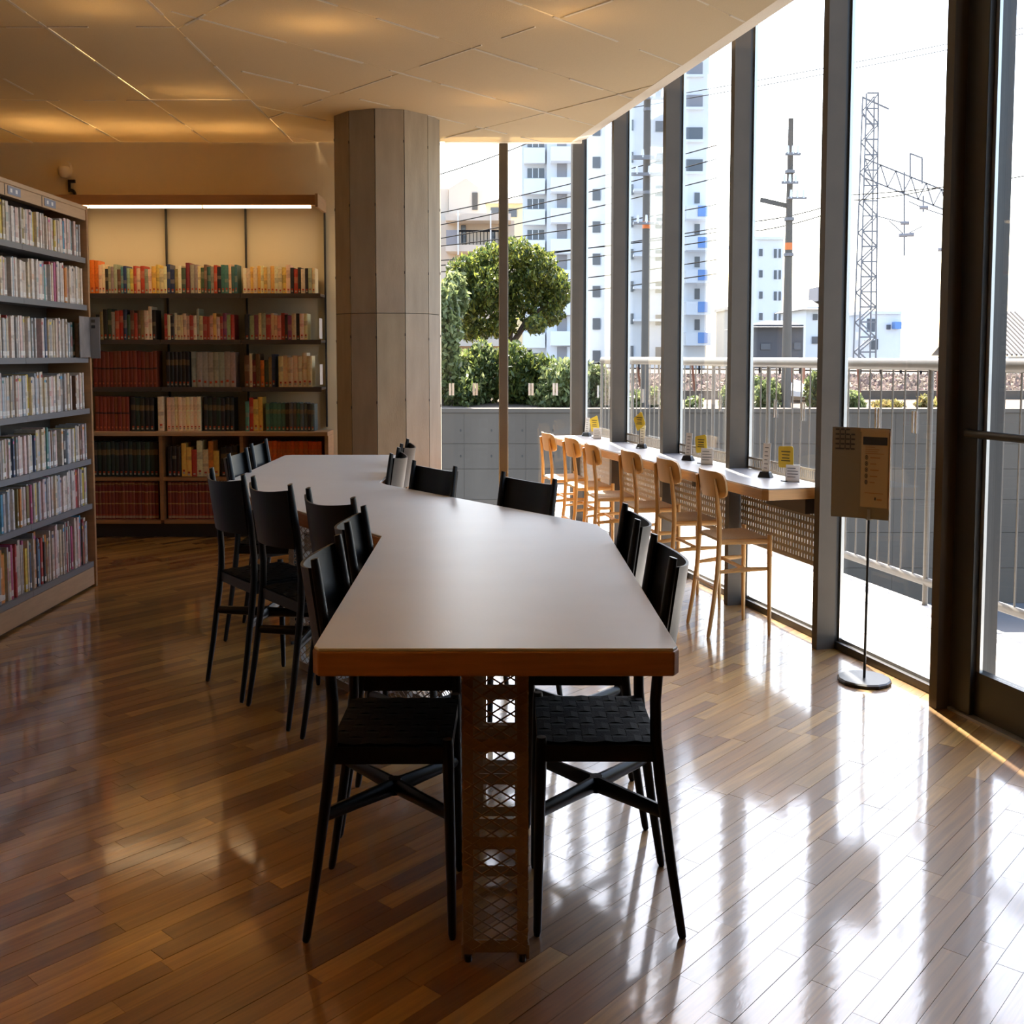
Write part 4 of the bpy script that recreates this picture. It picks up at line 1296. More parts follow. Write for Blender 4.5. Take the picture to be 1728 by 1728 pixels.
white_plate(1001, 1015, 722, 735, 10.42, 'clear notice plate in the corner counter bay')

# ------------------------------------------------------------------ standing sign by the glass
def standing_sign():
    bx, by = 2.035, 5.84
    t = thing('standing_sign', (bx, by, 0), 'grey standing sign with cream poster on a thin black pole and round base', 'sign')
    m = MB(); m.lathe(bx, by, [(0.145, 0.0), (0.15, 0.004), (0.15, 0.012), (0.142, 0.017)], 14); m.build('base', M_DARK, t)
    top = (bx + 0.01, by + 0.01, 0.67)
    m = MB(); m.tube([(bx, by, 0.015), top], 0.008, 10); m.build('pole', M_BLKPL, t, smooth=True)
    A, B, D = Vector((1.85, 5.93, 0)), Vector((1.985, 5.86, 0)), Vector((2.125, 5.76, 0))
    z0, z1 = 0.632, 0.978
    th = 0.006
    u1, u2 = (B - A), (D - B)
    n1 = Vector((u1.y, -u1.x, 0)).normalized(); n2 = Vector((u2.y, -u2.x, 0)).normalized()
    p = MB(); p.obox(A + Vector((0, 0, z0)), u1, -n1 * th, (0, 0, z1 - z0)); pl = p.build('sheet_wing', M_SIGN, t)
    q = MB(); q.obox(B + Vector((0, 0, z0)), u2, -n2 * th, (0, 0, z1 - z0)); ps = q.build('sheet_front', M_SIGN, t)
    MB().obox(B + u2 * 0.06 + Vector((0, 0, z0 + 0.045)) + n2 * 0.002, u2 * 0.88, -n2 * 0.0015, (0, 0, z1 - z0 - 0.06)).build('poster', M_POSTER, ps)
    MB().obox(B + u2 * 0.03 + Vector((0, 0, z1 - 0.016)) + n2 * 0.006, u2 * 0.94, -n2 * 0.006, (0, 0, 0.012)).build('poster_clip', M_POSTER, ps)
    MB().obox(B + u2 * 0.96 + Vector((0, 0, z0 + 0.04)) + n2 * 0.004, u2 * 0.035, -n2 * 0.004, (0, 0, z1 - z0 - 0.05)).build('frame_edge', M_WOODDK, ps)
    MB().obox(B + u2 * 0.12 + Vector((0, 0, z1 - 0.064)) + n2 * 0.004, u2 * 0.78, -n2 * 0.002, (0, 0, 0.03)).build('header_band', M_DARK, ps)
    for k, w in enumerate((0.3, 0.45, 0.4, 0.6)):
        MB().obox(B + u2 * 0.2 + Vector((0, 0, z1 - 0.074 - 0.008 * k)) + n2 * 0.004, u2 * w, -n2 * 0.002, (0, 0, 0.0022)).build('print_line', M_WOODDK, ps)
    for k in range(5):
        zc = z1 - 0.112 - 0.0235 * k
        c = B + u2 * 0.24 + Vector((0, 0, zc)) + n2 * 0.003
        m = MB(); ring = [(c + u2.normalized() * 0.009 * math.cos(a) + Vector((0, 0, 0.009 * math.sin(a)))) for a in [i * math.pi / 6 for i in range(12)]]
        ring2 = [(c + u2.normalized() * 0.006 * math.cos(a) + Vector((0, 0, 0.006 * math.sin(a)))) for a in [i * math.pi / 6 for i in range(12)]]
        n = 12
        m.add(ring + ring2, [(i, (i + 1) % n, (i + 1) % n + n, i + n) for i in range(n)]); m.build('icon_ring', M_INK, ps, fix=False)
        m = MB(); m.obox(c + u2.normalized() * -0.003 - Vector((0, 0, 0.004)), u2.normalized() * 0.006, n2 * 0.0005, (0, 0, 0.008)); m.build('icon_mark', M_INK, ps)
        MB().obox(B + u2 * 0.36 + Vector((0, 0, zc - 0.002)) + n2 * 0.004, u2 * (0.32, 0.2, 0.28, 0.24, 0.16)[k], -n2 * 0.002, (0, 0, 0.0035)).build('print_line', M_WOODDK, ps)
    MB().obox(B + u2 * 0.2 + Vector((0, 0, z0 + 0.098)) + n2 * 0.004, u2 * 0.6, -n2 * 0.002, (0, 0, 0.0025)).build('print_line', M_WOODDK, ps)
    MB().obox(B + u2 * 0.52 + Vector((0, 0, z0 + 0.073)) + n2 * 0.004, u2 * 0.05, -n2 * 0.002, (0, 0, 0.011)).build('print_mark', M_INK, ps)
    MB().obox(B + u2 * 0.60 + Vector((0, 0, z0 + 0.073)) + n2 * 0.004, u2 * 0.16, -n2 * 0.002, (0, 0, 0.006)).build('print_mark', M_WOODDK, ps)
    # emblem of short bars
    rows_ = ['-|-|-', '-|-|-|-', '-|-|-|-', '-|-|-|-', '--|-|-']
    h_ = 0.0185
    for r_ in range(5):
        zc = z1 - 0.012 - r_ * h_
        for k in range(4):
            if r_ == 0 and k == 3: continue
            x0, x1 = 0.12 + k * 0.19, 0.12 + k * 0.19 + (0.135 if not (r_ == 4 and k == 0) else 0.19)
            MB().obox(A + u1 * x0 + Vector((0, 0, zc)) + n1 * 0.002, u1 * (x1 - x0), -n1 * 0.0015, (0, 0, 0.0062)).build('emblem_bar', M_INK, pl)
    for k in range(1, 4):
        for r_ in range(4):
            if (r_ + k) % 2 and r_ == 0 and k == 3: continue
            MB().obox(A + u1 * (0.078 + k * 0.19) + Vector((0, 0, z1 - 0.012 - (r_ + 1) * h_ + 0.002)) + n1 * 0.002, u1 * 0.03, -n1 * 0.0015, (0, 0, h_ * 0.95)).build('emblem_bar', M_INK, pl)
    MB().obox(Vector((top[0] - 0.02, by - 0.02, z0 - 0.004)), (0.035, 0, 0), (0, 0.05, 0), (0, 0, 0.04)).build('clamp', M_SIGN, t)
standing_sign()

# ================================================================== outdoors
GZ = -3.6
def rx(y): return 3.37 - 0.25 * (y - 6.75)
tag(MB().prism([(-260, -60), (260, -60), (260, 420), (-260, 420)], GZ - 0.3, GZ).build('ground', M_GROUND), 'grey asphalt ground around the library', kind='structure')
ye = 15.15
terr = MB().prism([(gp(-3, 0.22).x, -3.1), (rx(-3.1) + 0.14, -3.1), (rx(ye) + 0.14, ye), (gp(ye, 0.22).x + 0.05, ye)], GZ, -0.03).build('terrace', M_TERR)
tag(terr, 'sun-bleached concrete terrace outside the glass wall', kind='structure')
# paving slabs
def slabs():
    rng = random.Random(9)
    y = -3.0
    while y < ye - 0.2:
        a0, a1 = gp(y, 0.24).x + 0.05, rx(y) + 0.02
        n = 3
        y2 = min(y + 0.9, ye - 0.02)
        b0, b1 = gp(y2, 0.24).x + 0.05, rx(y2) + 0.02
        for k in range(n):
            g = 0.004
            p = [(a0 + (a1 - a0) * k / n + g, y + g), (a0 + (a1 - a0) * (k + 1) / n - g, y + g), (b0 + (b1 - b0) * (k + 1) / n - g, y2 - g), (b0 + (b1 - b0) * k / n + g, y2 - g)]
            MB().prism(p, -0.03, -0.006 + rng.uniform(-0.001, 0.001)).build('paving_slab', M_TERR, terr, fix=False)
        y = y2
slabs()

def railing():
    t = thing('terrace_railing', (rx(9), 9, 0), 'pale grey steel railing with round handrail along the terrace', 'railing')
    ya_, yb_ = -3.0, 15.0
    P = lambda y, z: Vector((rx(y), y, z))
    MB().tube([P(ya_, 1.205), P(yb_, 1.205)], 0.032, 14).build('handrail', M_RAIL, t, smooth=True)
    MB().tube([P(ya_, 0.115), P(yb_, 0.115)], 0.022, 10).build('bottom_rail', M_RAIL, t, smooth=True)
    n = int((yb_ - ya_) / 0.152)
    for k in range(n + 1):
        y = yb_ - k * 0.152
        if k % 8 == 0:
            MB().tube([P(y, -0.02), P(y, 1.18)], 0.021, 10).build('post', M_RAIL, t, smooth=True)
        else:
            MB().tube([P(y, 0.12), P(y, 1.18)], 0.0075, 6).build('baluster', M_RAIL, t)
railing()

# retaining wall across the back, with formwork joints and tie holes
def retaining_wall():
    Y = 30.0
    zt = sight(1000, 689.5, Y).z
    t = thing('retaining_wall', (5, Y, GZ), 'long grey concrete retaining wall below the railway', 'wall')
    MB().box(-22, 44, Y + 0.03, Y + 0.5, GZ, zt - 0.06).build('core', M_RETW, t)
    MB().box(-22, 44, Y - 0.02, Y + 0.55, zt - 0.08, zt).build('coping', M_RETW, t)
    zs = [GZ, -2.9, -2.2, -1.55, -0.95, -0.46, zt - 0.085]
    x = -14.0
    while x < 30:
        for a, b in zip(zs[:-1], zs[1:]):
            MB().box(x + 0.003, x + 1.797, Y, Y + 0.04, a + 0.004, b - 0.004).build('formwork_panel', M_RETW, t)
        x += 1.8
    x = -6.0
    while x < 9:
        for z in (-0.7, -0.2):
            MB().tube([(x, Y + 0.004, z), (x, Y - 0.003, z)], 0.028, 8).build('tie_hole', M_DARK, t)
        x += 0.9
    return zt
ZT = retaining_wall()

# railway bank: soil, stones, fence
bank = MB()
bank.add([(-60, 30.5, ZT - 0.05), (60, 30.5, ZT - 0.05), (60, 34, 0.35), (-60, 34, 0.35), (60, 37.5, 0.72), (-60, 37.5, 0.72), (60, 60, 0.75), (-60, 60, 0.75), (-60, 60, GZ), (60, 60, GZ), (-60, 30.5, GZ), (60, 30.5, GZ)],
         [(0, 1, 2, 3), (3, 2, 4, 5), (5, 4, 6, 7), (7, 6, 9, 8), (0, 10, 11, 1)])
tag(bank.build('railway_bank', M_SOIL), 'dry earth bank rising behind the retaining wall', 'bank', kind='structure')
def stones():
    rng = random.Random(17)
    m = MB()
    for k in range(6500):
        y = rng.uniform(33.6, 39)
        x = rng.uniform(1.0, 22)
        z = 0.35 + 0.37 * min(1, max(0, (y - 34) / 3.5))
        r = rng.uniform(0.05, 0.11)
        c = rng.uniform(0.45, 1.35)
        col = (c, c * rng.uniform(0.85, 1.0), c * rng.uniform(0.8, 1.0))
        v = []
        for (a, b, d) in ((1, 0, 0), (-1, 0, 0), (0, 1, 0), (0, -1, 0), (0, 0, 1), (0, 0, -1)):
            q = rng.uniform(0.7, 1.25) * r
            v.append((x + a * q, y + b * q, z + d * q * 0.8 + rng.uniform(-.02, .03)))
        m.add(v, [(0, 2, 4), (2, 1, 4), (1, 3, 4), (3, 0, 4), (2, 0, 5), (1, 2, 5), (3, 1, 5), (0, 3, 5)], col)
    tag(m.build('track_ballast', M_BALL, fix=False), 'loose brown track stones on the railway bank', 'stones', kind='stuff')
stones()
m = MB(); m.box(2, 26, 33.3, 33.5, 0.15, 0.5); tag(m.build('bank_kerb', M_RETW), 'low concrete kerb holding the track stones', 'kerb')
def bank_fence():
    t = thing('track_fence', (8, 41, 0.7), 'thin dark wire fence with posts along the railway track', 'fence')
    Y = 41
    def z(px, py): return sight(px, py, Y)
    for py in (613, 621, 630):
        MB().beam(sight(1000, py, Y), sight(1728, py + 8, Y), 0.05, 0.035).build('fence_rail', M_WIRE, t)
    for px in range(1010, 1728, 34):
        b, a = sight(px, 640, Y), sight(px, 611, Y)
        MB().beam(b, a, 0.07, 0.07).build('fence_post', M_WIRE, t)
bank_fence()
for i, (px, dx, py0, py1, lab) in enumerate([(1075, 6, 620, 652, 'leaning rusty steel stake beside the nearer utility pole'), (1168, 4, 615, 660, 'leaning rusty stake on the bank behind the third counter bay'),
                                           (1335, 0, 612, 680, 'upright rusty steel post left of the orange-banded pole foot'), (1357, -2, 612, 672, 'upright rusty steel post beside the round green bush'),
                                           (1447, 4, 612, 668, 'rusty steel post at the foot of the lattice tower'), (1583, 0, 612, 686, 'rusty steel post in front of the tiled roof')]):
    a, b = sight(px + dx, py1, 33), sight(px, py0, 33)
    tag(MB().beam(a, b, 0.09, 0.06).build('rusty_stake', M_RUST), lab, 'post', 'rusty posts on the railway bank')
a = sight(1345, 668, 32.5)
t = thing('concrete_trough', (a.x, 32.5, a.z), 'pale slanted concrete cable cover on the bank by the utility pole', 'slab')
MB().hexa([(a.x - 0.25, 32.3, a.z), (a.x + 0.9, 32.3, a.z - 0.05), (a.x + 0.9, 33.2, a.z), (a.x - 0.25, 33.2, a.z), (a.x - 0.25, 32.3, a.z + 0.12), (a.x + 0.9, 32.3, a.z + 0.02), (a.x + 0.9, 33.2, a.z + 0.25), (a.x - 0.25, 33.2, a.z + 0.35)]).build('cover', M_APT2, t)

# ------------------------------------------------------------------ plants
def foliage(m, blobs, n, size, rng, cols):
    tot = sum(b[3] * b[4] for b in blobs)
    for (cx, cy, cz, rx_, rz_, ry_) in [(b[0], b[1], b[2], b[3], b[4], b[5] if len(b) > 5 else b[3]) for b in blobs]:
        k = int(n * rx_ * rz_ / tot)
        for _ in range(k):
            while True:
                v = Vector((rng.uniform(-1, 1), rng.uniform(-1, 1), rng.uniform(-1, 1)))
                if v.length < 1: break
            v = v.normalized() * (v.length ** 0.6)
            q = 1 + 0.42 * noise.noise(Vector((v.x * 2.2 + cx, v.y * 2.2 + cy, v.z * 2.2 + cz)) * 1.4)
            p = Vector((cx + v.x * rx_ * q, cy + v.y * ry_ * q, cz + v.z * rz_ * q))
            d = Vector((rng.gauss(0, 1), rng.gauss(0, 1), rng.gauss(0, 0.8))).normalized()
            u = d.cross(Vector((rng.gauss(0, 1), rng.gauss(0, 1), rng.gauss(0, 1)))).normalized()
            s = size * rng.uniform(0.6, 1.3)
            c = rng.choice(cols)
            f = rng.uniform(0.75, 1.25)
            c = tuple(x * f for x in c)
            m.add([p - d * s, p - u * s * 0.45, p + d * s, p + u * s * 0.45], [(0, 1, 2, 3)], c)

GREENS = [(0.085, 0.115, 0.028), (0.06, 0.09, 0.024), (0.13, 0.16, 0.035), (0.045, 0.07, 0.022), (0.19, 0.21, 0.045)]
LIGHTG = [(0.25, 0.285, 0.11), (0.19, 0.23, 0.08), (0.33, 0.36, 0.16), (0.12, 0.155, 0.06)]
def bush(label, spots, Y, n, size, cols, seed, rows_y=None):
    rng = random.Random(seed)
    c = sight(spots[0][0], 690, Y)
    t = thing('bush', (c.x, Y, ZT), label, 'bush', 'bushes on the railway bank')
    blobs = []
    for (px, py, rpx, rpy) in spots:
        p = sight(px, py, Y)
        sx = rpx * Y / 2600 / K; sz = rpy * Y / 2600
        blobs.append((p.x, Y + rng.uniform(-0.3, 0.3), p.z, sx, sz, min(sx, 1.3)))
    m = MB(); foliage(m, blobs, n, size, rng, cols)
    tag(m.build('leaves', M_LEAF, t, fix=False), kind='stuff')
    m = MB()
    for b in blobs:
        for k in range(3):
            a = Vector((b[0] + rng.uniform(-.2, .2), b[1], ZT - 0.1))
            m.tube([a, Vector((b[0] + rng.uniform(-.3, .3) * b[3], b[1] + rng.uniform(-.2, .2), b[2] + b[4] * 0.4))], [0.04, 0.015], 5)
    m.build('stems', M_BARK, t)
bush('tall pale green bush right beside the column edge of the window', [(752, 560, 26, 75), (745, 630, 34, 65), (770, 500, 20, 40)], 31.8, 5200, 0.10, LIGHTG, 1)
bush('broad yellow-green bush behind the left pane of the back window', [(800, 640, 45, 50), (815, 605, 26, 28), (780, 660, 40, 34)], 32.2, 5600, 0.085, GREENS + LIGHTG, 2)
bush('dense dark bush behind the right pane of the back window', [(868, 630, 38, 52), (885, 655, 45, 40), (912, 640, 36, 44)], 32.4, 6000, 0.09, GREENS, 3)
bush('rounded grey-green bush at the room corner post', [(950, 650, 36, 42), (985, 655, 26, 40), (925, 670, 34, 26)], 31.8, 5200, 0.085, LIGHTG, 4)
bush('leafy bush just outside the corner counter bay', [(1010, 655, 20, 38), (1022, 672, 16, 22)], 31.5, 2400, 0.08, LIGHTG, 5)
bush('low green bush at the foot of the nearer utility pole', [(1078, 678, 24, 18), (1100, 672, 14, 20)], 31.2, 1600, 0.07, LIGHTG, 6)
bush('low green bush under the third counter bay handrail', [(1170, 682, 15, 12), (1228, 672, 16, 22)], 31.2, 1500, 0.07, LIGHTG, 7)
bush('green bush left of the orange-banded utility pole', [(1294, 668, 24, 28), (1280, 655, 12, 20)], 31.4, 2200, 0.07, LIGHTG, 8)
bush('round green bush right of the orange-banded utility pole', [(1378, 660, 20, 30), (1390, 680, 16, 14)], 31.4, 2200, 0.07, GREENS + LIGHTG, 9)
bush('small green bush behind the standing sign', [(1436, 676, 18, 16), (1448, 684, 12, 10)], 31.3, 1200, 0.07, LIGHTG, 10)
bush('dry grassy tuft at the bank near the glass door', [(1560, 680, 14, 12), (1500, 684, 26, 8), (1590, 684, 16, 8)], 31.3, 1300, 0.07, [(0.30, 0.22, 0.08), (0.24, 0.22, 0.07)], 11)

def tree():
    rng = random.Random(40)
    Y = 37.0
    b = sight(855, 660, Y)
    t = thing('evergreen_tree', (b.x, Y, 0.5), 'spreading evergreen tree with sunlit crown in front of the apartment blocks', 'tree')
    fork = sight(858, 590, Y)
    m = MB(); m.tube([(b.x, Y, 0.3), tuple(fork)], [0.17, 0.13], 10); m.build('trunk', M_BARK, t, smooth=True)
    for (px, py) in ((800, 500), (835, 470), (880, 480), (915, 520), (940, 500), (905, 548)):
        e = sight(px, py, Y); mid = (Vector(fork) + e) / 2 + Vector((0, 0, 0.2))
        MB().tube([fork, mid, e], [0.09, 0.05, 0.02], 7).build('branch', M_BARK, t, smooth=True)
    spots = [(788, 458, 32, 26), (826, 440, 34, 28), (872, 428, 28, 22), (905, 455, 36, 34), (940, 490, 27, 32), (880, 492, 40, 42), (826, 490, 36, 40), (790, 512, 30, 34), (800, 556, 28, 20), (846, 548, 26, 22), (904, 548, 17, 17), (930, 528, 22, 20), (762, 490, 16, 24)]
    blobs = []
    for (px, py, a, c) in spots:
        p = sight(px, py, Y)
        blobs.append((p.x, Y + rng.uniform(-0.5, 0.5), p.z, a * Y / 2600 / K, c * Y / 2600, 0.8))
    m = MB(); foliage(m, blobs, 26000, 0.075, rng, GREENS + [(0.27, 0.30, 0.05), (0.24, 0.24, 0.04)])
    tag(m.build('leaves', M_LEAF, t, fix=False), kind='stuff')
tree()

# ------------------------------------------------------------------ buildings
def rect_box(px0, px1, py0, py1, y0, y1, col=None):
    """an upright box: front face spans the surveyed corners at y0"""
    a, b = sight(px0, py1, y0), sight(px1, py0, y0)
    return a.x, b.x, y0, y1, a.z, b.z

def wpart(t, name, px0, px1, py0, py1, y0, y1, mt):
    m = MB(); m.box(*rect_box(px0, px1, py0, py1, y0, y1)); return m.build(name, mt, t)

def beige_house():
    Y = 62.0
    c = sight(800, 640, Y)
    t = thing('beige_house', (c.x, Y, GZ), 'beige stepped apartment house with dark balcony rails behind the tree', 'building')
    wpart(t, 'lower_wall', 690, 868, 372, 760, Y, Y + 12, M_BEIGE)
    p = wpart(t, 'penthouse', 700, 756.5, 318, 372, Y + 1.2, Y + 10, M_BEIGE)
    # sloping penthouse roof
    a, b, c2, d = sight(757, 318, Y + 1), sight(786, 300, Y + 1), sight(815, 322, Y + 1), sight(815, 372, Y + 1)
    a2 = sight(757, 372, Y + 1)
    m = MB(); pts = [a2, a, b, c2, d]
    m.add([tuple(q) for q in pts] + [(q.x, q.y + 8, q.z) for q in pts], [tuple(range(5)), tuple(range(9, 4, -1))] + [(i, (i + 1) % 5, (i + 1) % 5 + 5, i + 5) for i in range(5)])
    m.build('stair_tower', M_BEIGE, t)
    wpart(t, 'opening', 797, 806, 325, 354, Y + 0.93, Y + 1.2, M_POLE)
    for (y0, y1, k) in ((352, 372, 0), (413, 424, 1), (480, 490, 2), (572, 584, 3)):
        wpart(t, 'balcony_slab', 752, 862, y0 if k else 360, y1, Y - 1.6, Y, M_BEIGE)
    for (y0, y1) in ((388, 414), (553, 574)):
        wpart(t, 'balcony_rail', 753, 772, y0, y1, Y - 1.55, Y - 1.45, M_BAL)
        for px in range(774, 846, 6):
            wpart(t, 'rail_bar', px, px + 1.2, y0 + 2, y1, Y - 1.55, Y - 1.5, M_WIRE)
        wpart(t, 'rail_top', 772, 848, y0, y0 + 3, Y - 1.57, Y - 1.48, M_WIRE)
    for (x0, x1, y0, y1) in ((778, 786, 380, 412), (828, 836, 390, 412), (783, 800, 555, 574), (838, 850, 430, 470)):
        wpart(t, 'window', x0, x1, y0, y1, Y - 0.06, Y + 0.1, M_WIN)
    for px in (772, 827):
        wpart(t, 'downpipe', px, px + 2, 355, 430, Y - 1.75, Y - 1.65, M_APT2)
beige_house()
c = sight(870, 600, 75)
t = thing('cream_house', (c.x, 75, GZ), 'low yellow-cream house between the beige house and the apartment tower', 'building')
wpart(t, 'wall', 815, 882, 340, 760, 75, 85, mat('pale_yellow_render', (0.72, 0.64, 0.42), 0.85))
wpart(t, 'parapet', 812, 882, 335, 343, 74.6, 85, M_BEIGE)
for (x0, x1, y0, y1) in ((828, 846, 350, 364), (858, 872, 352, 366)):
    wpart(t, 'window', x0, x1, y0, y1, 74.94, 75.1, M_WIN)

def tower_left():
    Y = 120.0
    c = sight(930, 600, Y)
    t = thing('apartment_wing', (c.x, Y, GZ), 'shaded pale apartment wing with stacked balconies, left of the corner post', 'building')
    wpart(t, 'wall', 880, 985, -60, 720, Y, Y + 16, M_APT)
    wpart(t, 'bay_column', 922, 985, -60, 720, Y - 1.2, Y, M_APT)
    for k in range(-4, 8):
        y = 293 + k * 52.0
        w = wpart(t, 'window', 890, 918, y - 9, y + 7, Y - 0.08, Y + 0.1, M_WIN)
        for px in (898, 908):
            wpart(t, 'window_bar', px, px + 1.2, y - 9, y + 7, Y - 0.14, Y - 0.08, M_APT2)
        wpart(t, 'bay_panel', 884, 920, y + 8, y + 34, Y - 0.9, Y, M_APT2)
        wpart(t, 'balcony', 930, 985, y + 6, y + 30, Y - 3.0, Y - 1.2, M_APT2)
        wpart(t, 'balcony_recess', 940, 956, y - 20, y + 6, Y - 1.26, Y - 1.1, M_BAL)
        wpart(t, 'recess_post', 957, 968, y - 20, y + 6, Y - 1.30, Y - 1.15, M_APT)
tower_left()

def tower_main():
    Y = 140.0
    c = sight(1100, 600, Y)
    t = thing('apartment_tower', (c.x, Y, GZ), 'tall white apartment tower with small dark windows and blue balcony screens', 'building')
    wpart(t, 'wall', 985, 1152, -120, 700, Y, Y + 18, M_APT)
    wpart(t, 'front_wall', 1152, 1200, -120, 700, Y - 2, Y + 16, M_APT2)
    for k in range(-5, 9):
        y = 210 + k * 54.5
        wpart(t, 'window', 1000, 1013, y, y + 19, Y - 0.1, Y + 0.2, M_WIN)
        wpart(t, 'window', 1106, 1120, y - 6, y + 12, Y - 0.1, Y + 0.2, M_WIN)
        wpart(t, 'window', 1064, 1069, y - 8, y + 10, Y - 0.1, Y + 0.2, M_WIN)
    for y in (9, 63, 117, 172, 227, 281):
        wpart(t, 'window', 1158, 1186, y - 12, y + 8, Y - 2.1, Y - 1.8, M_BAL if y < 200 else M_WIN)
        wpart(t, 'window_sill', 1156, 1188, y + 8, y + 12, Y - 2.5, Y - 2, M_APT2)
    for y in (335, 388, 443, 497, 549):
        wpart(t, 'window', 1172, 1181, y - 10, y + 8, Y - 2.1, Y - 1.8, M_WIN)
        wpart(t, 'balcony', 1158, 1200, y + 12, y + 34, Y - 4.2, Y - 2, M_APT2)
        wpart(t, 'balcony_screen', 1178, 1194, y + 12, y + 30, Y - 4.3, Y - 4.2, M_BLUE)
    for y in (320, 375, 430, 485, 540):
        wpart(t, 'cornice', 1070, 1118, y - 2, y + 2, Y - 1.6, Y, M_APT2)
tower_main()

def small_block(name, px0, px1, py0, Y, depth, mt, label, wins, roof=None):
    c = sight((px0 + px1) / 2, 640, Y)
    t = thing(name, (c.x, Y, GZ), label, 'building')
    wpart(t, 'wall', px0, px1, py0, 660, Y, Y + depth, mt)
    for (x0, x1, y0, y1) in wins:
        wpart(t, 'window', x0, x1, y0, y1, Y - 0.08, Y + 0.1, M_WIN)
    if roof:
        x0, x1, y0, y1, rm = roof
        a, b = sight(x0, y1, Y - 0.6), sight(x1, y1, Y - 0.6)
        r0, r1 = sight((x0 * 0.7 + x1 * 0.3), y0, Y + depth / 2), sight((x0 * 0.3 + x1 * 0.7), y0, Y + depth / 2)
        m = MB()
        v = [a, b, Vector((b.x, Y + depth + 0.6, b.z)), Vector((a.x, Y + depth + 0.6, a.z)), r0, r1]
        m.add([tuple(q) for q in v], [(0, 1, 5, 4), (1, 2, 5), (2, 3, 4, 5), (3, 0, 4), (3, 2, 1, 0)]); m.build('roof', rm, t)
    else:
        wpart(t, 'parapet', px0 - 1, px1 + 1, py0 - 3, py0 + 2, Y - 0.3, Y + depth, mt)
    return t
wn_ = []
for k in range(5):
    y = 425 + k * 36
    wn_ += [(1281, 1287, y - 5, y + 7), (1306, 1311, y - 5, y + 10), (1314, 1318, y - 5, y + 10)]
small_block('white_block', 1262, 1322, 402, 130, 12, M_APT2, 'slim white block with small windows left of the orange-banded pole', wn_)
small_block('dark_house', 1268, 1356, 548, 85, 9, M_DKHOUSE, 'low dark-clad house behind the orange-banded utility pole', [(1284, 1300, 580, 590), (1329, 1336, 578, 588), (1340, 1352, 578, 590)], (1264, 1360, 541, 552, M_DKHOUSE))
small_block('white_house', 1358, 1402, 518, 95, 9, M_APT2, 'small white house with stepped grey roof behind the second post', [(1370, 1384, 568, 580), (1372, 1380, 530, 540)], (1354, 1408, 505, 522, M_TILE))
wpart(bpy.data.objects['white_house'], 'roof_turret', 1380, 1404, 484, 508, 97, 100, M_BAL)
small_block('beige_corner_house', 1232, 1262, 520, 110, 8, M_BEIGE, 'small beige house seen between two window posts', [(1236, 1242, 545, 556), (1248, 1256, 545, 556)])
small_block('white_corner_block', 1456, 1521, 528, 100, 14, M_APT2, 'white block with balcony and blue roof tank behind the lattice tower', [(1463, 1477, 538, 560), (1470, 1482, 572, 590), (1496, 1503, 548, 556)])
wpart(bpy.data.objects['white_corner_block'], 'balcony', 1453, 1480, 560, 574, 98.4, 100, M_APT2)
wpart(bpy.data.objects['white_corner_block'], 'roof_tank', 1511, 1522, 543, 555, 99, 99.9, M_BLUE)
c = sight(1500, 620, 60)
tag(MB().box(*rect_box(1425, 1560, 622, 652, 60, 66)).build('grey_shed_wall', M_APT), 'long grey wall of a shed behind the track stones', 'wall')
# tiled roofs at the right
def tiled_roof(name, px0, px1, py0, py1, Y, rise, label):
    a, b = sight(px0, py1, Y), sight(px1, py1, Y)
    zt = sight(px0, py0, Y + rise).z
    t = thing(name, ((a.x + b.x) / 2, Y, GZ), label, 'building')
    m = MB(); m.box(a.x + 0.3, b.x - 0.3, Y + 0.5, Y + 2 * rise - 0.5, GZ, a.z - 0.05); m.build('wall', M_APT, t)
    m = MB(); m.add([tuple(a), tuple(b), (b.x, Y + rise, zt), (a.x, Y + rise, zt), (b.x, Y + 2 * rise, b.z), (a.x, Y + 2 * rise, a.z)], [(0, 1, 2, 3), (3, 2, 4, 5)])
    ro = m.build('roof', M_TILE, t)
    n = 9; w = 0.3
    s0, s1 = Vector(a), Vector((a.x, Y + rise, zt))
    cnt = int((b.x - a.x) / w)
    for k in range(min(cnt, 46)):
        x = a.x + k * w
        MB().tube([(x, s0.y, s0.z + 0.03), (x, s1.y, s1.z + 0.03)], 0.06, 6).build('tile_row', M_TILE, ro)
tiled_roof('tiled_roof_house', 1585, 1790, 618, 658, 52, 5, 'low house with a grey ribbed tile roof beyond the glass door post')
tiled_roof('gabled_house', 1700, 1800, 527, 600, 66, 6, 'larger house with a grey tile roof seen through the door glass')

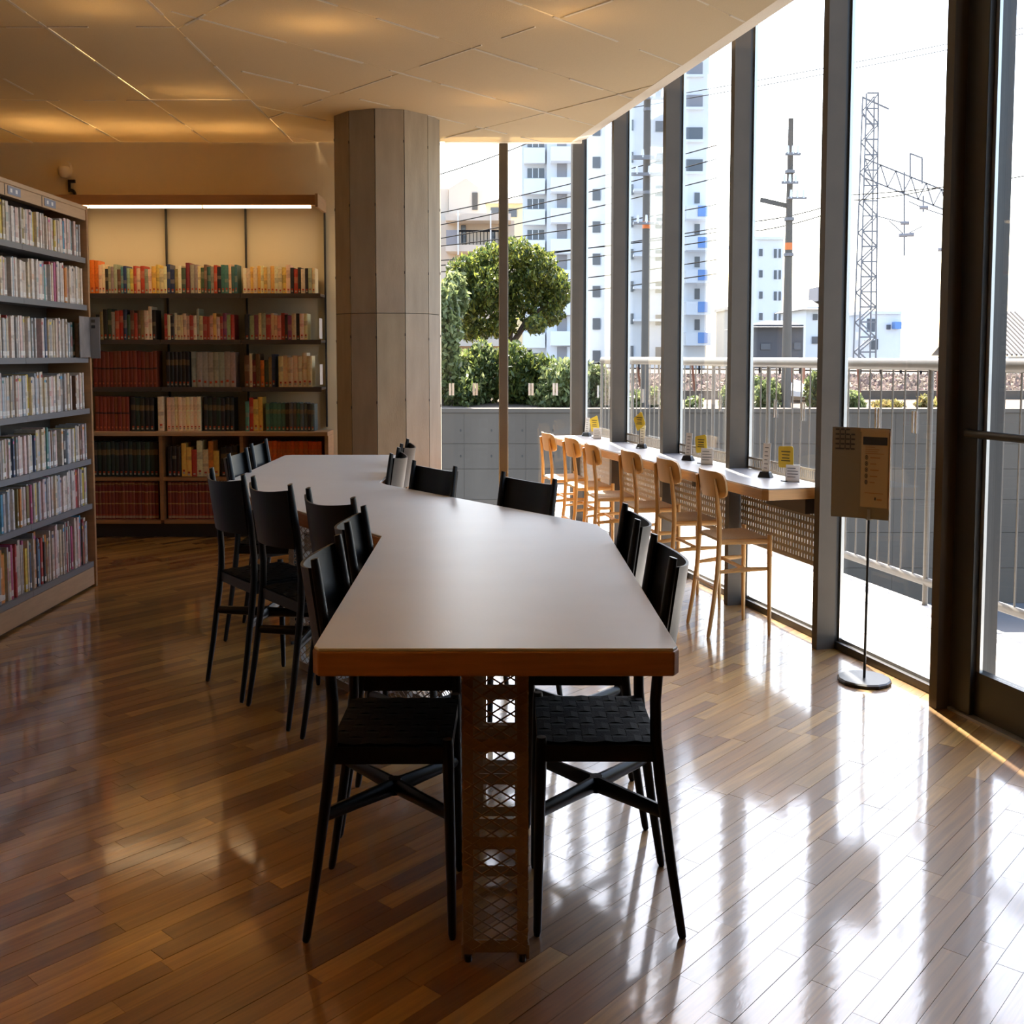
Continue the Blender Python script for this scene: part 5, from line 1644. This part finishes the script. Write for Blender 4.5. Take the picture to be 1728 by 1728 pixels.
# ------------------------------------------------------------------ poles, tower and wires
def pole(px, py0, py1, Y, r0, r1, band, label, arms):
    b, a = sight(px, py1, Y), sight(px + 3, py0, Y)
    t = thing('utility_pole', (b.x, Y, ZT), label, 'pole')
    MB().tube([(b.x, Y, ZT - 0.2), (b.x, Y, (b.z + a.z) / 2), (b.x, Y, a.z)], [r0, (r0 + r1) / 2, r1], 14).build('shaft', M_POLE, t, smooth=True)
    zb = sight(px, band, Y).z
    rr = r0 + (r1 - r0) * (zb - b.z) / (a.z - b.z) + 0.008
    MB().tube([(b.x, Y, zb - 0.07), (b.x, Y, zb + 0.07)], rr, 14).build('orange_band', M_ORANGE, t, smooth=True)
    for (py, w0, w1, th) in arms:
        z = sight(px, py, Y).z
        MB().beam((b.x + w0, Y - 0.2, z), (b.x + w1, Y - 0.2, z), 0.08, th).build('cross_arm', M_TOWER, t)
        for k in range(3):
            x = b.x + w0 + (w1 - w0) * (k + 0.5) / 3
            MB().tube([(x, Y - 0.2, z), (x, Y - 0.2, z + 0.16)], [0.05, 0.03], 8).build('insulator', M_APT2, t)
    for py in (py0 + 90, py0 + 170, py0 + 230):
        z = sight(px, py, Y).z
        MB().tube([(b.x, Y, z - 0.03), (b.x, Y, z + 0.03)], r0 * 0.96, 12).build('clamp_ring', M_TOWER, t)
    return t
pole(1088, 95, 690, 31.0, 0.125, 0.105, 380, 'tall grey utility pole with an orange band behind the third counter bay', [(168, -0.5, 0.6, 0.06), (268, -0.7, 0.4, 0.08), (296, -0.5, 0.6, 0.06), (378, -0.4, 0.35, 0.05)])
pole(1326, 200, 688, 31.0, 0.16, 0.075, 416, 'tapering utility pole with an orange band and side arm in the second counter bay', [(262, -0.2, 0.25, 0.05), (310, -0.3, 0.2, 0.05), (336, -0.1, 0.45, 0.04)])
tpole = bpy.data.objects['utility_pole.001']
a, b = sight(1283, 337, 31), sight(1335, 349, 31)
MB().beam(a, b, 0.06, 0.09).build('side_arm', M_POLE, tpole)

def lattice_tower():
    Y = 75.0
    c = sight(1458, 640, Y)
    t = thing('lattice_tower', (c.x, Y, 0.7), 'pale steel lattice catenary tower with gantry over the railway', 'tower')
    zb, zt = 0.7, sight(1458, 160, Y).z
    w0, w1 = 0.62, 0.42
    n = 18
    legs = []
    for sx in (-1, 1):
        for sy in (-1, 1):
            MB().beam((c.x + sx * w0, Y + sy * 0.6, zb), (c.x + sx * w1, Y + sy * 0.4, zt), 0.09, 0.09).build('leg', M_TOWER, t)
    for k in range(n):
        za, zc = zb + (zt - zb) * k / n, zb + (zt - zb) * (k + 1) / n
        wa, wc = w0 + (w1 - w0) * k / n, w0 + (w1 - w0) * (k + 1) / n
        s = 1 if k % 2 else -1
        for sy in (-1, 1):
            MB().beam((c.x - s * wa, Y + sy * 0.5, za), (c.x + s * wc, Y + sy * 0.5, zc), 0.075, 0.075).build('brace', M_TOWER, t)
        MB().beam((c.x - wc, Y - 0.5, zc), (c.x + wc, Y - 0.5, zc), 0.07, 0.07).build('rung', M_TOWER, t)
    for (py, x1, y1) in ((176, 1500, 184), (205, 1474, 211)):
        MB().beam(sight(1455, py - 12, Y), sight(x1, y1, Y), 0.08, 0.08).build('top_arm', M_TOWER, t)
    # gantry running to the right and away from the tower
    g0, g1 = sight(1460, 268, Y), sight(1640, 340, Y)
    for dz in (0, -0.9):
        MB().beam(g0 + Vector((0, 0, dz)), g1 + Vector((0, 0, dz)), 0.07, 0.07).build('gantry_chord', M_TOWER, t)
    for k in range(14):
        p, q = g0.lerp(g1, k / 14), g0.lerp(g1, (k + 1) / 14)
        s = Vector((0, 0, -0.9))
        MB().beam(p + (s if k % 2 else Vector()), q + (Vector() if k % 2 else s), 0.07, 0.07).build('gantry_brace', M_TOWER, t)
    for (x, y0, y1) in ((1526, 290, 432), (1558, 330, 358), (1605, 365, 392), (1536, 258, 300), (1556, 268, 310), (1598, 285, 322)):
        MB().beam(sight(x, y0, Y), sight(x, y1, Y), 0.09, 0.09).build('hanger', M_TOWER, t)
    MB().beam(sight(1536, 259, Y), sight(1557, 267, Y), 0.07, 0.07).build('hanger_cap', M_TOWER, t)
    for (xa, ya_, xb, yb_) in ((1482, 365, 1530, 378), (1500, 372, 1528, 398), (1556, 382, 1528, 396), (1534, 340, 1560, 352), (1560, 352, 1614, 370), (1584, 420, 1606, 426)):
        MB().beam(sight(xa, ya_, Y), sight(xb, yb_, Y), 0.05, 0.05).build('registration_arm', M_TOWER, t)
    for (x, y) in ((1527, 376), (1524, 397), (1535, 396), (1559, 350), (1590, 421)):
        p = sight(x, y, Y)
        MB().tube([p + Vector((-0.3, 0, 0)), p + Vector((0.3, 0, 0))], [0.1, 0.1], 8).build('insulator', M_BAL, t)
lattice_tower()

wires = [(640, 322, 905, 236, 45), (700, 368, 1210, 245, 47), (700, 388, 1210, 268, 47), (700, 410, 1210, 300, 47), (700, 420, 1210, 345, 47), (700, 442, 1210, 392, 46), (700, 452, 1210, 385, 46),
         (700, 462, 1210, 405, 46), (700, 497, 1210, 438, 46), (700, 516, 1210, 462, 46),
         (1040, 176, 1760, 40, 50), (1040, 186, 1760, 50, 50), (1260, 375, 1420, 340, 48), (1260, 392, 1420, 352, 48), (1420, 330, 1760, 292, 52), (1440, 338, 1620, 308, 52)]
wlab = ['short thin wire sloping up across the top of the back window']
wlab += ['overhead wire across the apartment blocks, %s from the top of the bundle' % ordinal(k) for k in range(1, 10)]
wlab += ['upper of two fine wires high across the sky', 'lower of two fine wires high across the sky', 'upper of two fine wires crossing the tapering pole', 'lower of two fine wires crossing the tapering pole',
         'dark wire sloping across the sky behind the lattice tower', 'short dark wire just below the sloping one at the lattice tower']
for wk, (xa, ya_, xb, yb_, Y) in enumerate(wires):
    p, q = sight(xa, ya_, Y), sight(xb, yb_, Y)
    pts = []
    for k in range(7):
        f = k / 6
        v = p.lerp(q, f); v.z -= 0.10 * 4 * f * (1 - f); pts.append(v)
    tag(MB().tube(pts, 0.018 if ya_ > 200 else 0.014, 5).build('overhead_wire', M_WIRE), wlab[wk], 'wire', 'overhead wires outside the windows')
